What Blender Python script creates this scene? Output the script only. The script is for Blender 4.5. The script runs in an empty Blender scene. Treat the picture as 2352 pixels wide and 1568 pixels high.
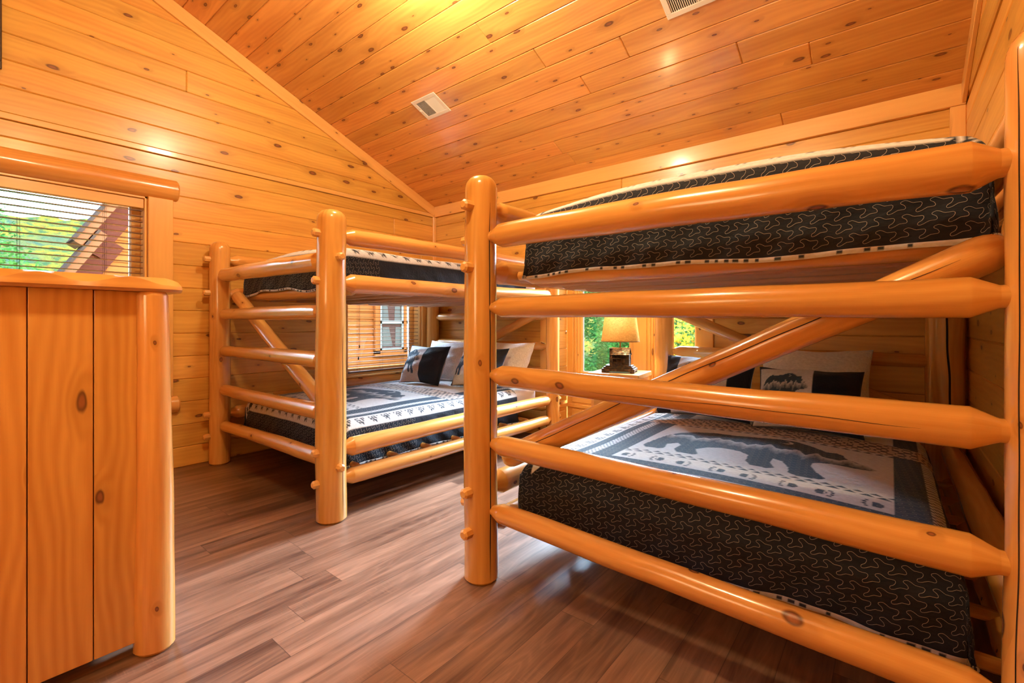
import bpy, bmesh, math, random
import numpy as np
from mathutils import Vector, Matrix

R = random.Random(7)
SC = bpy.context.scene
COL = SC.collection
PI = math.pi
YAW = math.radians(39.17)

# room measures (metres): +Y runs to the wall behind the headboards, +X along it
XA, XC, YB, YD = -4.57, 0.365, 4.03, -2.6
ZE, SL = 2.68, 0.409            # eave height, roof pitch
YR = 0.55                       # ridge line
AL = math.atan(SL)

# ------------------------------------------------------------------ helpers
def tag(o, label=None, cat=None, group=None, kind=None):
    if label: o['label'] = label
    if cat: o['category'] = cat
    if group: o['group'] = group
    if kind: o['kind'] = kind
    return o

def empty(name, loc=(0, 0, 0), rz=0):
    o = bpy.data.objects.new(name, None); COL.objects.link(o)
    o.location = loc; o.rotation_euler = (0, 0, rz); o.empty_display_size = 0.05
    return o

class MB:
    """collects faces with uv and a random number per piece; builds ONE mesh object"""
    def __init__(s):
        s.v = []; s.f = []; s.uv = []; s.rn = []; s.mi = []
    def add(s, vs, fs, uvs=None, rnd=0.5, mi=0, T=None):
        b = len(s.v)
        s.v += [tuple(T @ Vector(p)) if T is not None else tuple(p) for p in vs]
        for i, f in enumerate(fs):
            s.f.append([b + k for k in f]); s.rn.append(rnd); s.mi.append(mi)
            s.uv += list(uvs[i]) if uvs else [(vs[k][0] + vs[k][2] * .3, vs[k][1] + vs[k][2]) for k in f]
    def box(s, x0, x1, y0, y1, z0, z1, ax=0, rnd=None, mi=0, T=None):
        if x1 < x0: x0, x1 = x1, x0
        if y1 < y0: y0, y1 = y1, y0
        if z1 < z0: z0, z1 = z1, z0
        r = R.random() if rnd is None else rnd
        uo, vo = R.random() * 60, R.random() * 60
        P = [(x0, y0, z0), (x1, y0, z0), (x1, y1, z0), (x0, y1, z0), (x0, y0, z1), (x1, y0, z1), (x1, y1, z1), (x0, y1, z1)]
        F = [(0, 3, 2, 1), (4, 5, 6, 7), (0, 1, 5, 4), (1, 2, 6, 5), (2, 3, 7, 6), (3, 0, 4, 7)]
        o = [k for k in range(3) if k != ax]
        U = [[(P[k][ax] + uo, P[k][o[0]] + P[k][o[1]] + vo) for k in f] for f in F]
        s.add(P, F, U, r, mi, T)
    def cyl(s, p0, p1, r0, r1=None, n=12, rnd=.5, mi=0, T=None):
        r1 = r0 if r1 is None else r1
        p0, p1 = Vector(p0), Vector(p1); t = (p1 - p0).normalized()
        a = t.orthogonal().normalized(); b = t.cross(a)
        vs = []
        for p, r in ((p0, r0), (p1, r1)):
            vs += [p + (a * math.cos(2 * PI * k / n) + b * math.sin(2 * PI * k / n)) * r for k in range(n)]
        L = (p1 - p0).length; uo = R.random() * 50
        fs = [(k, (k + 1) % n, n + (k + 1) % n, n + k) for k in range(n)]
        us = [[(uo, k * r0 * 6.3 / n), (uo, (k + 1) * r0 * 6.3 / n), (uo + L, (k + 1) * r0 * 6.3 / n), (uo + L, k * r0 * 6.3 / n)] for k in range(n)]
        fs += [tuple(range(n - 1, -1, -1)), tuple(range(n, 2 * n))]
        us += [[(uo + 9 + vs[k].x, vs[k].y + vs[k].z) for k in f] for f in fs[-2:]]
        s.add(vs, fs, us, rnd, mi, T)
    def prism(s, poly, x0, x1, T=None, rnd=.5, mi=0):
        """polygon in (y,z) swept along x"""
        n = len(poly)
        vs = [(x0, p[0], p[1]) for p in poly] + [(x1, p[0], p[1]) for p in poly]
        fs = [tuple(range(n - 1, -1, -1)), tuple(range(n, 2 * n))] + [(k, (k + 1) % n, n + (k + 1) % n, n + k) for k in range(n)]
        uo = R.random() * 50
        us = [[(vs[k][0] + uo, vs[k][1] + vs[k][2] * .7 + uo) for k in f] for f in fs]
        s.add(vs, fs, us, rnd, mi, T)
    def build(s, name, mats, parent=None, smooth=False, bevel=0, seg=1, sharp=28, kind=None):
        me = bpy.data.meshes.new(name)
        me.from_pydata(s.v, [], s.f)
        if not isinstance(mats, (list, tuple)): mats = [mats]
        for m in mats: me.materials.append(m)
        ul = me.uv_layers.new(name='UVMap')
        ul.data.foreach_set('uv', np.array(s.uv, dtype=np.float32).ravel())
        at = me.attributes.new('rnd', 'FLOAT', 'FACE')
        at.data.foreach_set('value', np.array(s.rn, dtype=np.float32))
        me.polygons.foreach_set('material_index', np.array(s.mi, dtype=np.int32))
        if bevel:
            bm = bmesh.new(); bm.from_mesh(me)
            bmesh.ops.bevel(bm, geom=list(bm.edges), offset=bevel, segments=seg, profile=.6, affect='EDGES', clamp_overlap=True)
            bm.to_mesh(me); bm.free()
        bm = bmesh.new(); bm.from_mesh(me); bmesh.ops.recalc_face_normals(bm, faces=bm.faces); bm.to_mesh(me); bm.free()
        if smooth:
            me.polygons.foreach_set('use_smooth', [True] * len(me.polygons))
            me.set_sharp_from_angle(angle=math.radians(sharp))
        me.update()
        o = bpy.data.objects.new(name, me); COL.objects.link(o)
        if parent: 
            o.parent = parent
        if kind: o['kind'] = kind
        return o

def log(mb, p0, p1, r0, r1=None, ends=('cone', 'cone'), seam=(0, 1, 0), wob=.038, bend=.006, n=24, cone=.076, ten=.55, rnd=None):
    """a peeled log from p0 to p1; returns a function giving points on its skin"""
    r1 = r0 if r1 is None else r1
    p0, p1 = Vector(p0), Vector(p1); ax = (p1 - p0); L = ax.length; t = ax / L
    e1 = Vector(seam); e1 = (e1 - t * e1.dot(t)).normalized(); e2 = t.cross(e1)
    ph = [R.random() * 6.28 for _ in range(10)]; rr = R.random() if rnd is None else rnd
    uo, vo = R.random() * 80, R.random() * 80
    def prof(s):
        f = 1.0
        for d, e in ((s, ends[0]), (L - s, ends[1])):
            if e == 'cone':
                if d < .025: f = min(f, ten)
                elif d < cone: f = min(f, ten + (1 - ten) * (d - .025) / (cone - .025))
            elif e == 'round':
                q = min(1, max(0, d / (.06)))
                f = min(f, math.sqrt(max(0.04, 1 - (1 - q) ** 2)) * .65 + .35)
            elif e == 'flat':
                if d < .012: f = min(f, .87 + .13 * d / .012)
        return f
    st = [0.0]
    if ends[0] == 'cone': st += [.024, .026, cone - .001, cone + .002]
    elif ends[0] == 'round': st += [.006, .015, .03, .045, .06]
    else: st += [.012, .014]
    tail = {'cone': [cone + .002, cone - .001, .026, .024], 'round': [.06, .045, .03, .015, .006], 'flat': [.014, .012]}[ends[1]]
    a, b = st[-1] + .03, L - tail[0] - .03
    k = max(3, int((b - a) / .055))
    st += [a + (b - a) * i / k for i in range(k + 1)] + [L - q for q in tail] + [L]
    def S(s, th, off=0):
        q = s / L
        r = (r0 + (r1 - r0) * q) * prof(s)
        r *= 1 + wob * (.55 * math.sin(5.1 * s + ph[0]) + .45 * math.sin(11.3 * s + ph[1] + th) + .5 * math.sin(2 * th + ph[2] + 1.3 * s) + .35 * math.sin(3 * th + ph[3] - 2 * s) + .2 * math.sin(19 * s + 2 * th + ph[6]))
        c = p0 + t * s + e1 * (bend * math.sin(PI * q) * math.sin(ph[4])) + e2 * (bend * math.sin(PI * q) * math.cos(ph[4]))
        return c + (e1 * math.cos(th) + e2 * math.sin(th)) * (r + off)
    vs = []
    for s in st:
        vs += [S(s, 2 * PI * j / n) for j in range(n)]
    fs, us = [], []
    C = 2 * PI * (r0 + r1) / 2
    for i in range(len(st) - 1):
        for j in range(n):
            j2 = (j + 1) % n
            fs.append((i * n + j, i * n + j2, (i + 1) * n + j2, (i + 1) * n + j))
            us.append([(uo + st[i], vo + C * j / n), (uo + st[i], vo + C * (j + 1) / n), (uo + st[i + 1], vo + C * (j + 1) / n), (uo + st[i + 1], vo + C * j / n)])
    m = len(st)
    fs.append(tuple(range(n - 1, -1, -1))); us.append([(uo + 3 + .05 * math.cos(j), vo + .05 * math.sin(j)) for j in range(n)])
    fs.append(tuple((m - 1) * n + j for j in range(n))); us.append([(uo + 5 + .05 * math.cos(j), vo + .05 * math.sin(j)) for j in range(n)])
    mb.add(vs, fs, us, rr)
    S.L = L; S.e1 = e1; S.e2 = e2
    return S

def crack(S, s0, s1, th, w, parent, wander=.12):
    """a drying crack: a dark sliver lying in the skin of a log"""
    mb = MB(); N = 60; vs = []
    p = R.random() * 6
    for i in range(N + 1):
        s = s0 + (s1 - s0) * i / N
        a = th + wander * (math.sin(3.2 * s + p) + .4 * math.sin(9 * s + 2 * p) + .2 * math.sin(23 * s))
        ww = w * min(1, 4 * (1 - abs(2 * i / N - 1)) + .15)
        vs += [S(s, a - ww, .0006), S(s, a + ww, .0006)]
    mb.add(vs, [(2 * i, 2 * i + 1, 2 * i + 3, 2 * i + 2) for i in range(N)])
    return mb.build('crack', M['crack'], parent)

# ------------------------------------------------------------------ materials
M = {}
class NT:
    def __init__(s, name):
        s.m = bpy.data.materials.new(name); s.m.use_nodes = True
        s.t = s.m.node_tree; s.t.nodes.clear()
        s.out = s.n('ShaderNodeOutputMaterial')
    def n(s, typ, **kw):
        x = s.t.nodes.new(typ)
        for k, v in kw.items():
            if hasattr(x, k): setattr(x, k, v)
        return x
    def l(s, a, b): s.t.links.new(a, b)
    def val(s, sock, v):
        if hasattr(v, 'links'): s.l(v, sock)
        else: sock.default_value = v
    def math(s, op, a, b=0.0, c=None, clamp=False):
        x = s.n('ShaderNodeMath', operation=op, use_clamp=clamp)
        s.val(x.inputs[0], a); s.val(x.inputs[1], b)
        if c is not None: s.val(x.inputs[2], c)
        return x.outputs[0]
    def mix(s, f, a, b, bt='MIX'):
        x = s.n('ShaderNodeMix', data_type='RGBA', blend_type=bt)
        s.val(x.inputs[0], f)
        s.val(x.inputs[6], a if hasattr(a, 'links') else (*a, 1)); s.val(x.inputs[7], b if hasattr(b, 'links') else (*b, 1))
        return x.outputs[2]
    def xyz(s, x, y, z=0.0):
        c = s.n('ShaderNodeCombineXYZ'); s.val(c.inputs[0], x); s.val(c.inputs[1], y); s.val(c.inputs[2], z)
        return c.outputs[0]
    def noise(s, vec, scale=1, detail=2, rough=.5, dist=0):
        x = s.n('ShaderNodeTexNoise'); s.l(vec, x.inputs['Vector'])
        x.inputs['Scale'].default_value = scale; x.inputs['Detail'].default_value = detail
        x.inputs['Roughness'].default_value = rough; x.inputs['Distortion'].default_value = dist
        return x.outputs['Fac']
    def sstep(s, v, a, b):
        x = s.n('ShaderNodeMapRange', interpolation_type='SMOOTHSTEP')
        s.val(x.inputs[0], v); s.val(x.inputs[1], a); s.val(x.inputs[2], b)
        return x.outputs[0]
    def bsdf(s, col, rough=.5, coat=0, coatr=.1, bump=None, bstr=.2, bdist=.002, metal=0, spec=.5):
        b = s.n('ShaderNodeBsdfPrincipled')
        s.val(b.inputs['Base Color'], col if hasattr(col, 'links') else (*col, 1)); s.val(b.inputs['Roughness'], rough)
        b.inputs['Coat Weight'].default_value = coat; b.inputs['Coat Roughness'].default_value = coatr
        b.inputs['Metallic'].default_value = metal; b.inputs['Specular IOR Level'].default_value = spec
        if bump is not None:
            q = s.n('ShaderNodeBump'); q.inputs['Strength'].default_value = bstr; q.inputs['Distance'].default_value = bdist
            s.l(bump, q.inputs['Height']); s.l(q.outputs[0], b.inputs['Normal'])
        s.l(b.outputs[0], s.out.inputs[0]); s.b = b
        return s.m

def plain(name, col, rough=.5, **k):
    t = NT(name); M[name] = t.bsdf(col, rough, **k); return M[name]

def wood(name, light, dark, knot=(.10, .03, .012), kd=.5, su=2.6, sv=6.0, rough=.3, coat=.35, coatr=.12, ring=.35, var=.13, kr=.10, streak=.5):
    t = NT(name)
    uv = t.n('ShaderNodeUVMap', uv_map='UVMap').outputs[0]
    sp = t.n('ShaderNodeSeparateXYZ'); t.l(uv, sp.inputs[0]); u, v = sp.outputs[0], sp.outputs[1]
    rn = t.n('ShaderNodeAttribute', attribute_name='rnd').outputs['Fac']
    vo = t.n('ShaderNodeTexVoronoi', voronoi_dimensions='2D', feature='F1')
    wob = t.noise(t.xyz(t.math('MULTIPLY', u, 6), t.math('MULTIPLY', v, 22)), 1, 2)
    wo = t.math('MULTIPLY', t.math('SUBTRACT', wob, .5), .10)
    t.l(t.xyz(t.math('ADD', t.math('MULTIPLY', u, su), wo), t.math('ADD', t.math('MULTIPLY', v, sv), wo)), vo.inputs['Vector']); vo.inputs['Scale'].default_value = 1
    cs = t.n('ShaderNodeSeparateColor'); t.l(vo.outputs['Color'], cs.inputs[0])
    pres = t.math('GREATER_THAN', cs.outputs[0], 1 - kd)
    rad = t.math('MULTIPLY', pres, t.math('MULTIPLY_ADD', t.math('POWER', cs.outputs[1], 2.2), kr, .028))
    ratio = t.math('DIVIDE', vo.outputs['Distance'], t.math('ADD', rad, .0001))
    core = t.math('SUBTRACT', 1.0, t.sstep(ratio, .62, 1.05))
    inner = t.math('SUBTRACT', 1.0, t.sstep(ratio, .25, .7))
    halo = t.math('SUBTRACT', 1.0, t.sstep(ratio, .8, 3.6))
    g = t.noise(t.xyz(t.math('MULTIPLY', u, .8), t.math('MULTIPLY', v, 9)), 1, 3, .5)
    wv = t.noise(t.xyz(t.math('MULTIPLY', u, 1.1), t.math('MULTIPLY', v, 4)), 1, 2)
    ringv = t.math('SINE', t.math('ADD', t.math('MULTIPLY', v, 190), t.math('ADD', t.math('MULTIPLY', wv, 34), t.math('MULTIPLY', halo, 7))))
    ringv = t.math('MULTIPLY_ADD', ringv, .5, .5)
    fine = t.noise(t.xyz(t.math('MULTIPLY', u, 9), t.math('MULTIPLY', v, 330)), 1, 2)
    f = t.math('MULTIPLY_ADD', t.sstep(g, .3, .72), .62, t.math('MULTIPLY', ringv, ring * .55))
    f = t.math('ADD', f, t.math('MULTIPLY', t.math('SUBTRACT', fine, .5), .28), clamp=True)
    f = t.math('ADD', f, t.math('MULTIPLY', t.math('SUBTRACT', t.noise(t.xyz(t.math('MULTIPLY', u, 2.2), t.math('MULTIPLY', v, 42)), 1, 3), .5), streak), clamp=True)
    c = t.mix(f, light, dark)
    # per board tone
    hs = t.n('ShaderNodeHueSaturation'); t.l(c, hs.inputs['Color'])
    t.l(t.math('MULTIPLY_ADD', rn, -.009, .500), hs.inputs['Hue'])
    t.l(t.math('MULTIPLY_ADD', rn, var * 2, 1 - var), hs.inputs['Value'])
    c = hs.outputs[0]
    c = t.mix(t.math('MULTIPLY', halo, .42), c, tuple(q * .75 for q in dark))
    kc = t.mix(inner, knot, tuple(min(1, q * 2.6) for q in knot))
    c = t.mix(t.math('MULTIPLY', core, .92), c, kc)
    rg = t.math('MULTIPLY_ADD', g, .12, rough - .06)
    h = t.math('ADD', t.math('MULTIPLY', wv, .7), t.math('MULTIPLY', fine, .15))
    M[name] = t.bsdf(c, rg, coat, coatr, bump=h, bstr=.32, bdist=.004)
    return M[name]

wood('pine_wall', (.82, .475, .095), (.60, .28, .045), kd=.62, rough=.34, coat=.25, coatr=.2)
wood('pine_ceiling', (.78, .41, .10), (.56, .23, .048), kd=.68, rough=.32, coat=.35, coatr=.17, su=3.0, sv=7.5)
wood('pine_trim', (.84, .50, .14), (.74, .38, .09), kd=.22, rough=.32, coat=.3, ring=.2)
wood('log_wood', (.78, .42, .105), (.52, .205, .036), kd=.5, su=3.2, sv=5.0, rough=.24, coat=.5, coatr=.1, ring=.3, var=.10, kr=.085)
wood('log_end', (.76, .44, .12), (.64, .30, .07), kd=.1, rough=.4, coat=.2)
wood('slat_wood', (.55, .30, .13), (.42, .20, .08), kd=.3, rough=.5, coat=.1)
wood('dresser_wood', (.80, .43, .10), (.60, .26, .048), kd=.5, su=2.0, sv=5.0, rough=.34, coat=.3, ring=.8, kr=.075)
wood('nightstand_wood', (.80, .45, .14), (.66, .32, .08), kd=.2, rough=.3, coat=.3)
plain('crack', (.018, .008, .004), .9)
plain('dark', (.01, .008, .007), .9)
plain('white_cotton', (.80, .77, .76), .85)
plain('stitch', (.42, .39, .36), .8, spec=.1)
plain('white_metal', (.80, .76, .68), .4)
plain('vent_dark', (.05, .03, .015), .8)
plain('vinyl', (.75, .77, .78), .35)
plain('far_vinyl', (.22, .22, .22), .35)
plain('dark_frame', (.045, .022, .012), .35)
plain('black_plastic', (.012, .011, .011), .4)
plain('bark', (.09, .06, .04), .9)
plain('fascia', (.17, .07, .035), .8, spec=.1)
plain('shingle', (.05, .035, .03), .9, spec=0)
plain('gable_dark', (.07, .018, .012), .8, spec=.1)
plain('curtain', (.10, .10, .095), .9, spec=0)
plain('room_dark', (.05, .03, .03), .8)
plain('brass', (.45, .30, .10), .3, metal=1)

def mk_floor():
    t = NT('floor_vinyl')
    tc = t.n('ShaderNodeTexCoord').outputs['Object']
    sp = t.n('ShaderNodeSeparateXYZ'); t.l(tc, sp.inputs[0]); x, y = sp.outputs[0], sp.outputs[1]
    W = .152
    row = t.math('FLOOR', t.math('DIVIDE', x, W))
    rh = t.n('ShaderNodeTexWhiteNoise', noise_dimensions='1D'); t.l(row, rh.inputs['W'])
    yy = t.math('ADD', y, t.math('MULTIPLY', rh.outputs['Value'], 3.1))
    pl = t.math('FLOOR', t.math('DIVIDE', yy, 1.22))
    h2 = t.n('ShaderNodeTexWhiteNoise', noise_dimensions='2D'); t.l(t.xyz(row, pl), h2.inputs['Vector'])
    rv = h2.outputs['Value']; off = t.math('MULTIPLY', rv, 37)
    fx = t.math('FRACT', t.math('DIVIDE', x, W)); fy = t.math('FRACT', t.math('DIVIDE', yy, 1.22))
    ex = t.math('MINIMUM', fx, t.math('SUBTRACT', 1.0, fx)); ey = t.math('MINIMUM', fy, t.math('SUBTRACT', 1.0, fy))
    seam = t.math('MAXIMUM', t.math('LESS_THAN', ex, .008), t.math('LESS_THAN', ey, .0011))
    P = t.xyz(t.math('ADD', x, off), t.math('ADD', y, off))
    a = t.noise(t.xyz(t.math('MULTIPLY', t.math('ADD', x, off), 16), t.math('MULTIPLY', y, 1.1), rv), 1, 4, .6)
    wv = t.noise(t.xyz(t.math('MULTIPLY', t.math('ADD', x, off), 7), t.math('MULTIPLY', y, .9), rv), 1, 2)
    fine = t.noise(t.xyz(t.math('MULTIPLY', x, 210), t.math('MULTIPLY', y, 7), off), 1, 3, .6)
    saw = t.noise(t.xyz(t.math('MULTIPLY', x, 16), t.math('MULTIPLY', y, 170), off), 1, 2)
    sawm = t.sstep(t.noise(t.xyz(t.math('MULTIPLY', x, 9), t.math('MULTIPLY', y, 3), off), 1, 2), .52, .7)
    ring = t.math('MULTIPLY_ADD', t.math('SINE', t.math('MULTIPLY', wv, 85)), .5, .5)
    f = t.math('ADD', t.math('MULTIPLY', t.sstep(a, .3, .7), .55), t.math('MULTIPLY', fine, .3))
    f = t.math('ADD', f, t.math('MULTIPLY', t.math('POWER', ring, 3), .13))
    f = t.math('ADD', f, t.math('MULTIPLY', t.math('SUBTRACT', rv, .5), .35), clamp=True)
    c = t.mix(f, (.070, .031, .019), (.37, .205, .135))
    c = t.mix(t.math('MULTIPLY', sawm, t.math('MULTIPLY', t.sstep(saw, .5, .8), .35)), c, (.40, .22, .13))
    c = t.mix(t.math('MULTIPLY', seam, .6), c, (.03, .015, .01))
    hgt = t.math('ADD', t.math('MULTIPLY', fine, .5), t.math('MULTIPLY', saw, .3))
    M['floor'] = t.bsdf(c, t.math('MULTIPLY_ADD', fine, .14, .30), 0, bump=hgt, bstr=.12, bdist=.002)
mk_floor()

def mk_fabric():
    t = NT('quilt_fabric')
    c = t.n('ShaderNodeVertexColor', layer_name='Col').outputs[0]
    tc = t.n('ShaderNodeTexCoord').outputs['Object']
    mp = t.n('ShaderNodeMapping'); t.l(tc, mp.inputs[0]); mp.inputs['Scale'].default_value = (55, 120, 90)
    n1 = t.noise(mp.outputs[0], 1, 2)
    n2 = t.noise(tc, 26, 2)
    h = t.math('ADD', t.math('MULTIPLY', n1, .5), n2)
    w = t.math('MULTIPLY_ADD', n1, .5, .75)
    c2 = t.mix(1.0, c, t.xyz(w, w, w), 'MULTIPLY')
    m = t.bsdf(c2, .8, bump=h, bstr=.55, bdist=.008, spec=.2)
    t.b.inputs['Sheen Weight'].default_value = .05
    M['fabric'] = m
mk_fabric()

def mk_glass():
    t = NT('window_glass')
    g = t.n('ShaderNodeBsdfGlossy'); g.inputs['Roughness'].default_value = .02
    tr = t.n('ShaderNodeBsdfTransparent'); tr.inputs[0].default_value = (.97, .98, .98, 1)
    fr = t.n('ShaderNodeFresnel'); fr.inputs[0].default_value = 1.45
    mx = t.n('ShaderNodeMixShader'); t.l(fr.outputs[0], mx.inputs[0]); t.l(tr.outputs[0], mx.inputs[1]); t.l(g.outputs[0], mx.inputs[2])
    t.l(mx.outputs[0], t.out.inputs[0]); M['glass'] = t.m
mk_glass()

def mk_leaf(name, c1, c2, c3):
    t = NT(name)
    tc = t.n('ShaderNodeTexCoord').outputs['Object']
    rn = t.n('ShaderNodeAttribute', attribute_name='rnd').outputs['Fac']
    n = t.noise(tc, 1.6, 2)
    c = t.mix(t.sstep(n, .35, .65), c1, c2); c = t.mix(t.sstep(rn, .55, 1.0), c, c3)
    d = t.n('ShaderNodeBsdfDiffuse'); t.l(c, d.inputs[0])
    tl = t.n('ShaderNodeBsdfTranslucent'); t.l(c, tl.inputs[0])
    mx = t.n('ShaderNodeMixShader'); mx.inputs[0].default_value = .4; t.l(d.outputs[0], mx.inputs[1]); t.l(tl.outputs[0], mx.inputs[2])
    t.l(mx.outputs[0], t.out.inputs[0]); M[name] = t.m
mk_leaf('leaf_green', (.018, .075, .020), (.045, .14, .028), (.08, .17, .05))
mk_leaf('leaf_autumn', (.12, .13, .012), (.20, .165, .012), (.24, .12, .016))

def mk_hill():
    t = NT('hill_forest'); tc = t.n('ShaderNodeTexCoord').outputs['Object']
    a = t.noise(tc, 1.1, 3); b = t.noise(tc, 3.6, 4); d = t.noise(tc, .16, 2)
    c = t.mix(t.sstep(a, .35, .6), (.045, .085, .035), (.19, .155, .022))
    c = t.mix(t.sstep(b, .55, .7), c, (.21, .10, .022)); c = t.mix(t.sstep(d, .5, .7), c, (.055, .09, .055))
    M['hill'] = t.bsdf(c, 1.0, spec=0, bump=b, bstr=.8, bdist=.5)
mk_hill()

def mk_siding():
    t = NT('siding'); tc = t.n('ShaderNodeTexCoord').outputs['Object']
    sp = t.n('ShaderNodeSeparateXYZ'); t.l(tc, sp.inputs[0])
    n = t.noise(t.xyz(t.math('MULTIPLY', sp.outputs[1], .8), t.math('MULTIPLY', sp.outputs[2], 30)), 1, 3)
    c = t.mix(n, (.22, .058, .014), (.30, .105, .030))
    M['siding'] = t.bsdf(c, .8, spec=.05)
mk_siding()

def mk_shade():
    t = NT('lamp_linen'); tc = t.n('ShaderNodeTexCoord').outputs['Object']
    sp = t.n('ShaderNodeSeparateXYZ'); t.l(tc, sp.inputs[0])
    n1 = t.noise(t.xyz(t.math('MULTIPLY', sp.outputs[0], 40), t.math('MULTIPLY', sp.outputs[1], 40), t.math('MULTIPLY', sp.outputs[2], 600)), 1, 2)
    n2 = t.noise(t.xyz(t.math('MULTIPLY', sp.outputs[0], 500), t.math('MULTIPLY', sp.outputs[1], 500), t.math('MULTIPLY', sp.outputs[2], 25)), 1, 2)
    f = t.sstep(t.math('MULTIPLY', t.math('ADD', n1, n2), .5), .35, .65)
    c = t.mix(f, (.36, .20, .065), (.62, .38, .13))
    d = t.n('ShaderNodeBsdfDiffuse'); t.l(c, d.inputs[0])
    tl = t.n('ShaderNodeBsdfTranslucent'); t.l(c, tl.inputs[0])
    mx = t.n('ShaderNodeMixShader'); mx.inputs[0].default_value = .11; t.l(d.outputs[0], mx.inputs[1]); t.l(tl.outputs[0], mx.inputs[2])
    t.l(mx.outputs[0], t.out.inputs[0]); M['linen'] = t.m
mk_shade()

def mk_bronze():
    t = NT('bronze'); tc = t.n('ShaderNodeTexCoord').outputs['Object']
    n = t.noise(tc, 45, 3)
    c = t.mix(t.sstep(n, .4, .7), (.02, .015, .013), (.12, .07, .04))
    M['bronze'] = t.bsdf(c, .38, metal=.4)
mk_bronze()

# ------------------------------------------------------------------ room shell
ROWS = [0.0, .165, .35, .54, .73, .92, 1.11, 1.30, 1.49, 1.68, 1.87, 2.06, 2.25, 2.44, 2.555]
def ceil_z(y): return ZE + SL * (YB - y) if y >= YR else ZE + SL * (YB - YR) - SL * (YR - y)

def segs(a, b, holes):
    """interval minus holes, then chopped into board lengths"""
    out = [(a, b)]
    for h0, h1 in holes:
        nx = []
        for s0, s1 in out:
            if h1 <= s0 or h0 >= s1: nx.append((s0, s1))
            else:
                if h0 > s0: nx.append((s0, h0))
                if h1 < s1: nx.append((h1, s1))
        out = nx
    fin = []
    for s0, s1 in out:
        p = s0
        while s1 - p > 4.3:
            c = p + 1.9 + R.random() * 2.3
            fin.append((p, c)); p = c
        fin.append((p, s1))
    return fin

# windows: (y0,y1,z0,z1) in wall A ; bay in wall B
W1 = (-.55, 1.03, .60, 2.20)
W2 = (2.77, 3.80, .60, 1.92)
BX0, BX1, BZ, BYB = -2.75, -1.27, 2.20, 4.33

def plank_wall(name, x_face, nrm, y0, y1, wins, gable=True, mat='pine_wall'):
    """planked wall lying in the plane x = x_face"""
    mb = MB(); t = .02
    rows = [(ROWS[i], ROWS[i + 1]) for i in range(len(ROWS) - 1)]
    z = 2.60
    while z < 4.2: rows.append((z, z + .178)); z += .178
    for z0, z1 in rows:
        a, b = y0, y1
        if z0 >= 2.6:
            if z0 >= ceil_z(YR): continue
            b = min(y1, YB - (z0 - ZE) / SL) if z0 > ZE else y1
            a = max(y0, 2 * YR - b) if z0 > ZE else y0
            b = min(b, y1)
        ho = [(w[0], w[1]) for w in wins if w[2] < z1 - .001 and w[3] > z0 + .001]
        cuts = []
        for w in wins:  # rows partly covered by an opening: keep the strips above and below
            if w[2] < z1 - .001 and w[3] > z0 + .001:
                if w[2] > z0 + .01: cuts.append((w[0], w[1], z0, w[2]))
                if w[3] < z1 - .01: cuts.append((w[0], w[1], w[3], z1))
        for s0, s1 in segs(a, b, ho): 
            mb.box(x_face, x_face - nrm * t, s0 + .0008, s1 - .0008, z0 + .0006, z1 - .0006, ax=1)
        for c in cuts: mb.box(x_face, x_face - nrm * t, c[0], c[1], c[2] + .0006, c[3] - .0006, ax=1)
    o = mb.build(name, M[mat], bevel=.006, kind='structure')
    # solid wall behind the boards
    bk = MB(); g0, g1 = x_face - nrm * .021, x_face - nrm * .2
    for s0, s1 in [(y0 - .2, y1 + .2)]:
        ys = sorted({s0, s1} | {w[0] for w in wins} | {w[1] for w in wins})
        for p, q in zip(ys[:-1], ys[1:]):
            zs = [w for w in wins if w[0] <= p and w[1] >= q]
            if zs:
                bk.box(g0, g1, p, q, -.1, zs[0][2], ax=1, rnd=.5); bk.box(g0, g1, p, q, zs[0][3], 4.2, ax=1, rnd=.5)
            else: bk.box(g0, g1, p, q, -.1, 4.2, ax=1, rnd=.5)
    bk.build('backing_board', M[mat], o)
    return o
plank_wall('wall_left', XA, 1, YD, YB, [W1, W2])
plank_wall('wall_right', XC, -1, YD, YB, [])

mb = MB()
for i in range(len(ROWS) - 1):
    z0, z1 = ROWS[i], ROWS[i + 1]
    for s0, s1 in segs(XA, XC, [(BX0, BX1)] if z0 < BZ else []):
        mb.box(s0 + .0008, s1 - .0008, YB, YB + .02, z0 + .0006, z1 - .0006, ax=0)
mb.box(XA, XC, YB, YB + .02, 2.556, 2.70, ax=0)
# left return of the bay
for i in range(12):
    z0, z1 = ROWS[i], min(ROWS[i + 1], BZ)
    if z0 > .3: mb.box(BX0 - .02, BX0, YB + .021, BYB, z0 + .0006, z1 - .0006, ax=1)
wb = mb.build('wall_back', M['pine_wall'], bevel=.006, kind='structure')
mb = MB()
mb.box(XA - .2, BX0 - .021, YB + .021, YB + .2, -.1, 2.9, rnd=.5); mb.box(BX1 + .021, XC + .2, YB + .021, YB + .2, -.1, 2.9, rnd=.5)
mb.box(BX0 - .021, BX1 + .021, YB + .021, YB + .2, BZ + .02, 2.9, rnd=.5)
mb.box(BX0 - .1, BX1 + .1, YB + .021, BYB + .2, BZ, BZ + .02, rnd=.6)
mb.box(BX0 - .2, BX0 - .021, YB + .1, BYB + .2, -.1, BZ, rnd=.5); mb.box(BX1, BX1 + .2, YB + .021, BYB + .2, -.1, BZ, rnd=.5)
mb.build('backing_board', M['pine_wall'], wb)
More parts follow.
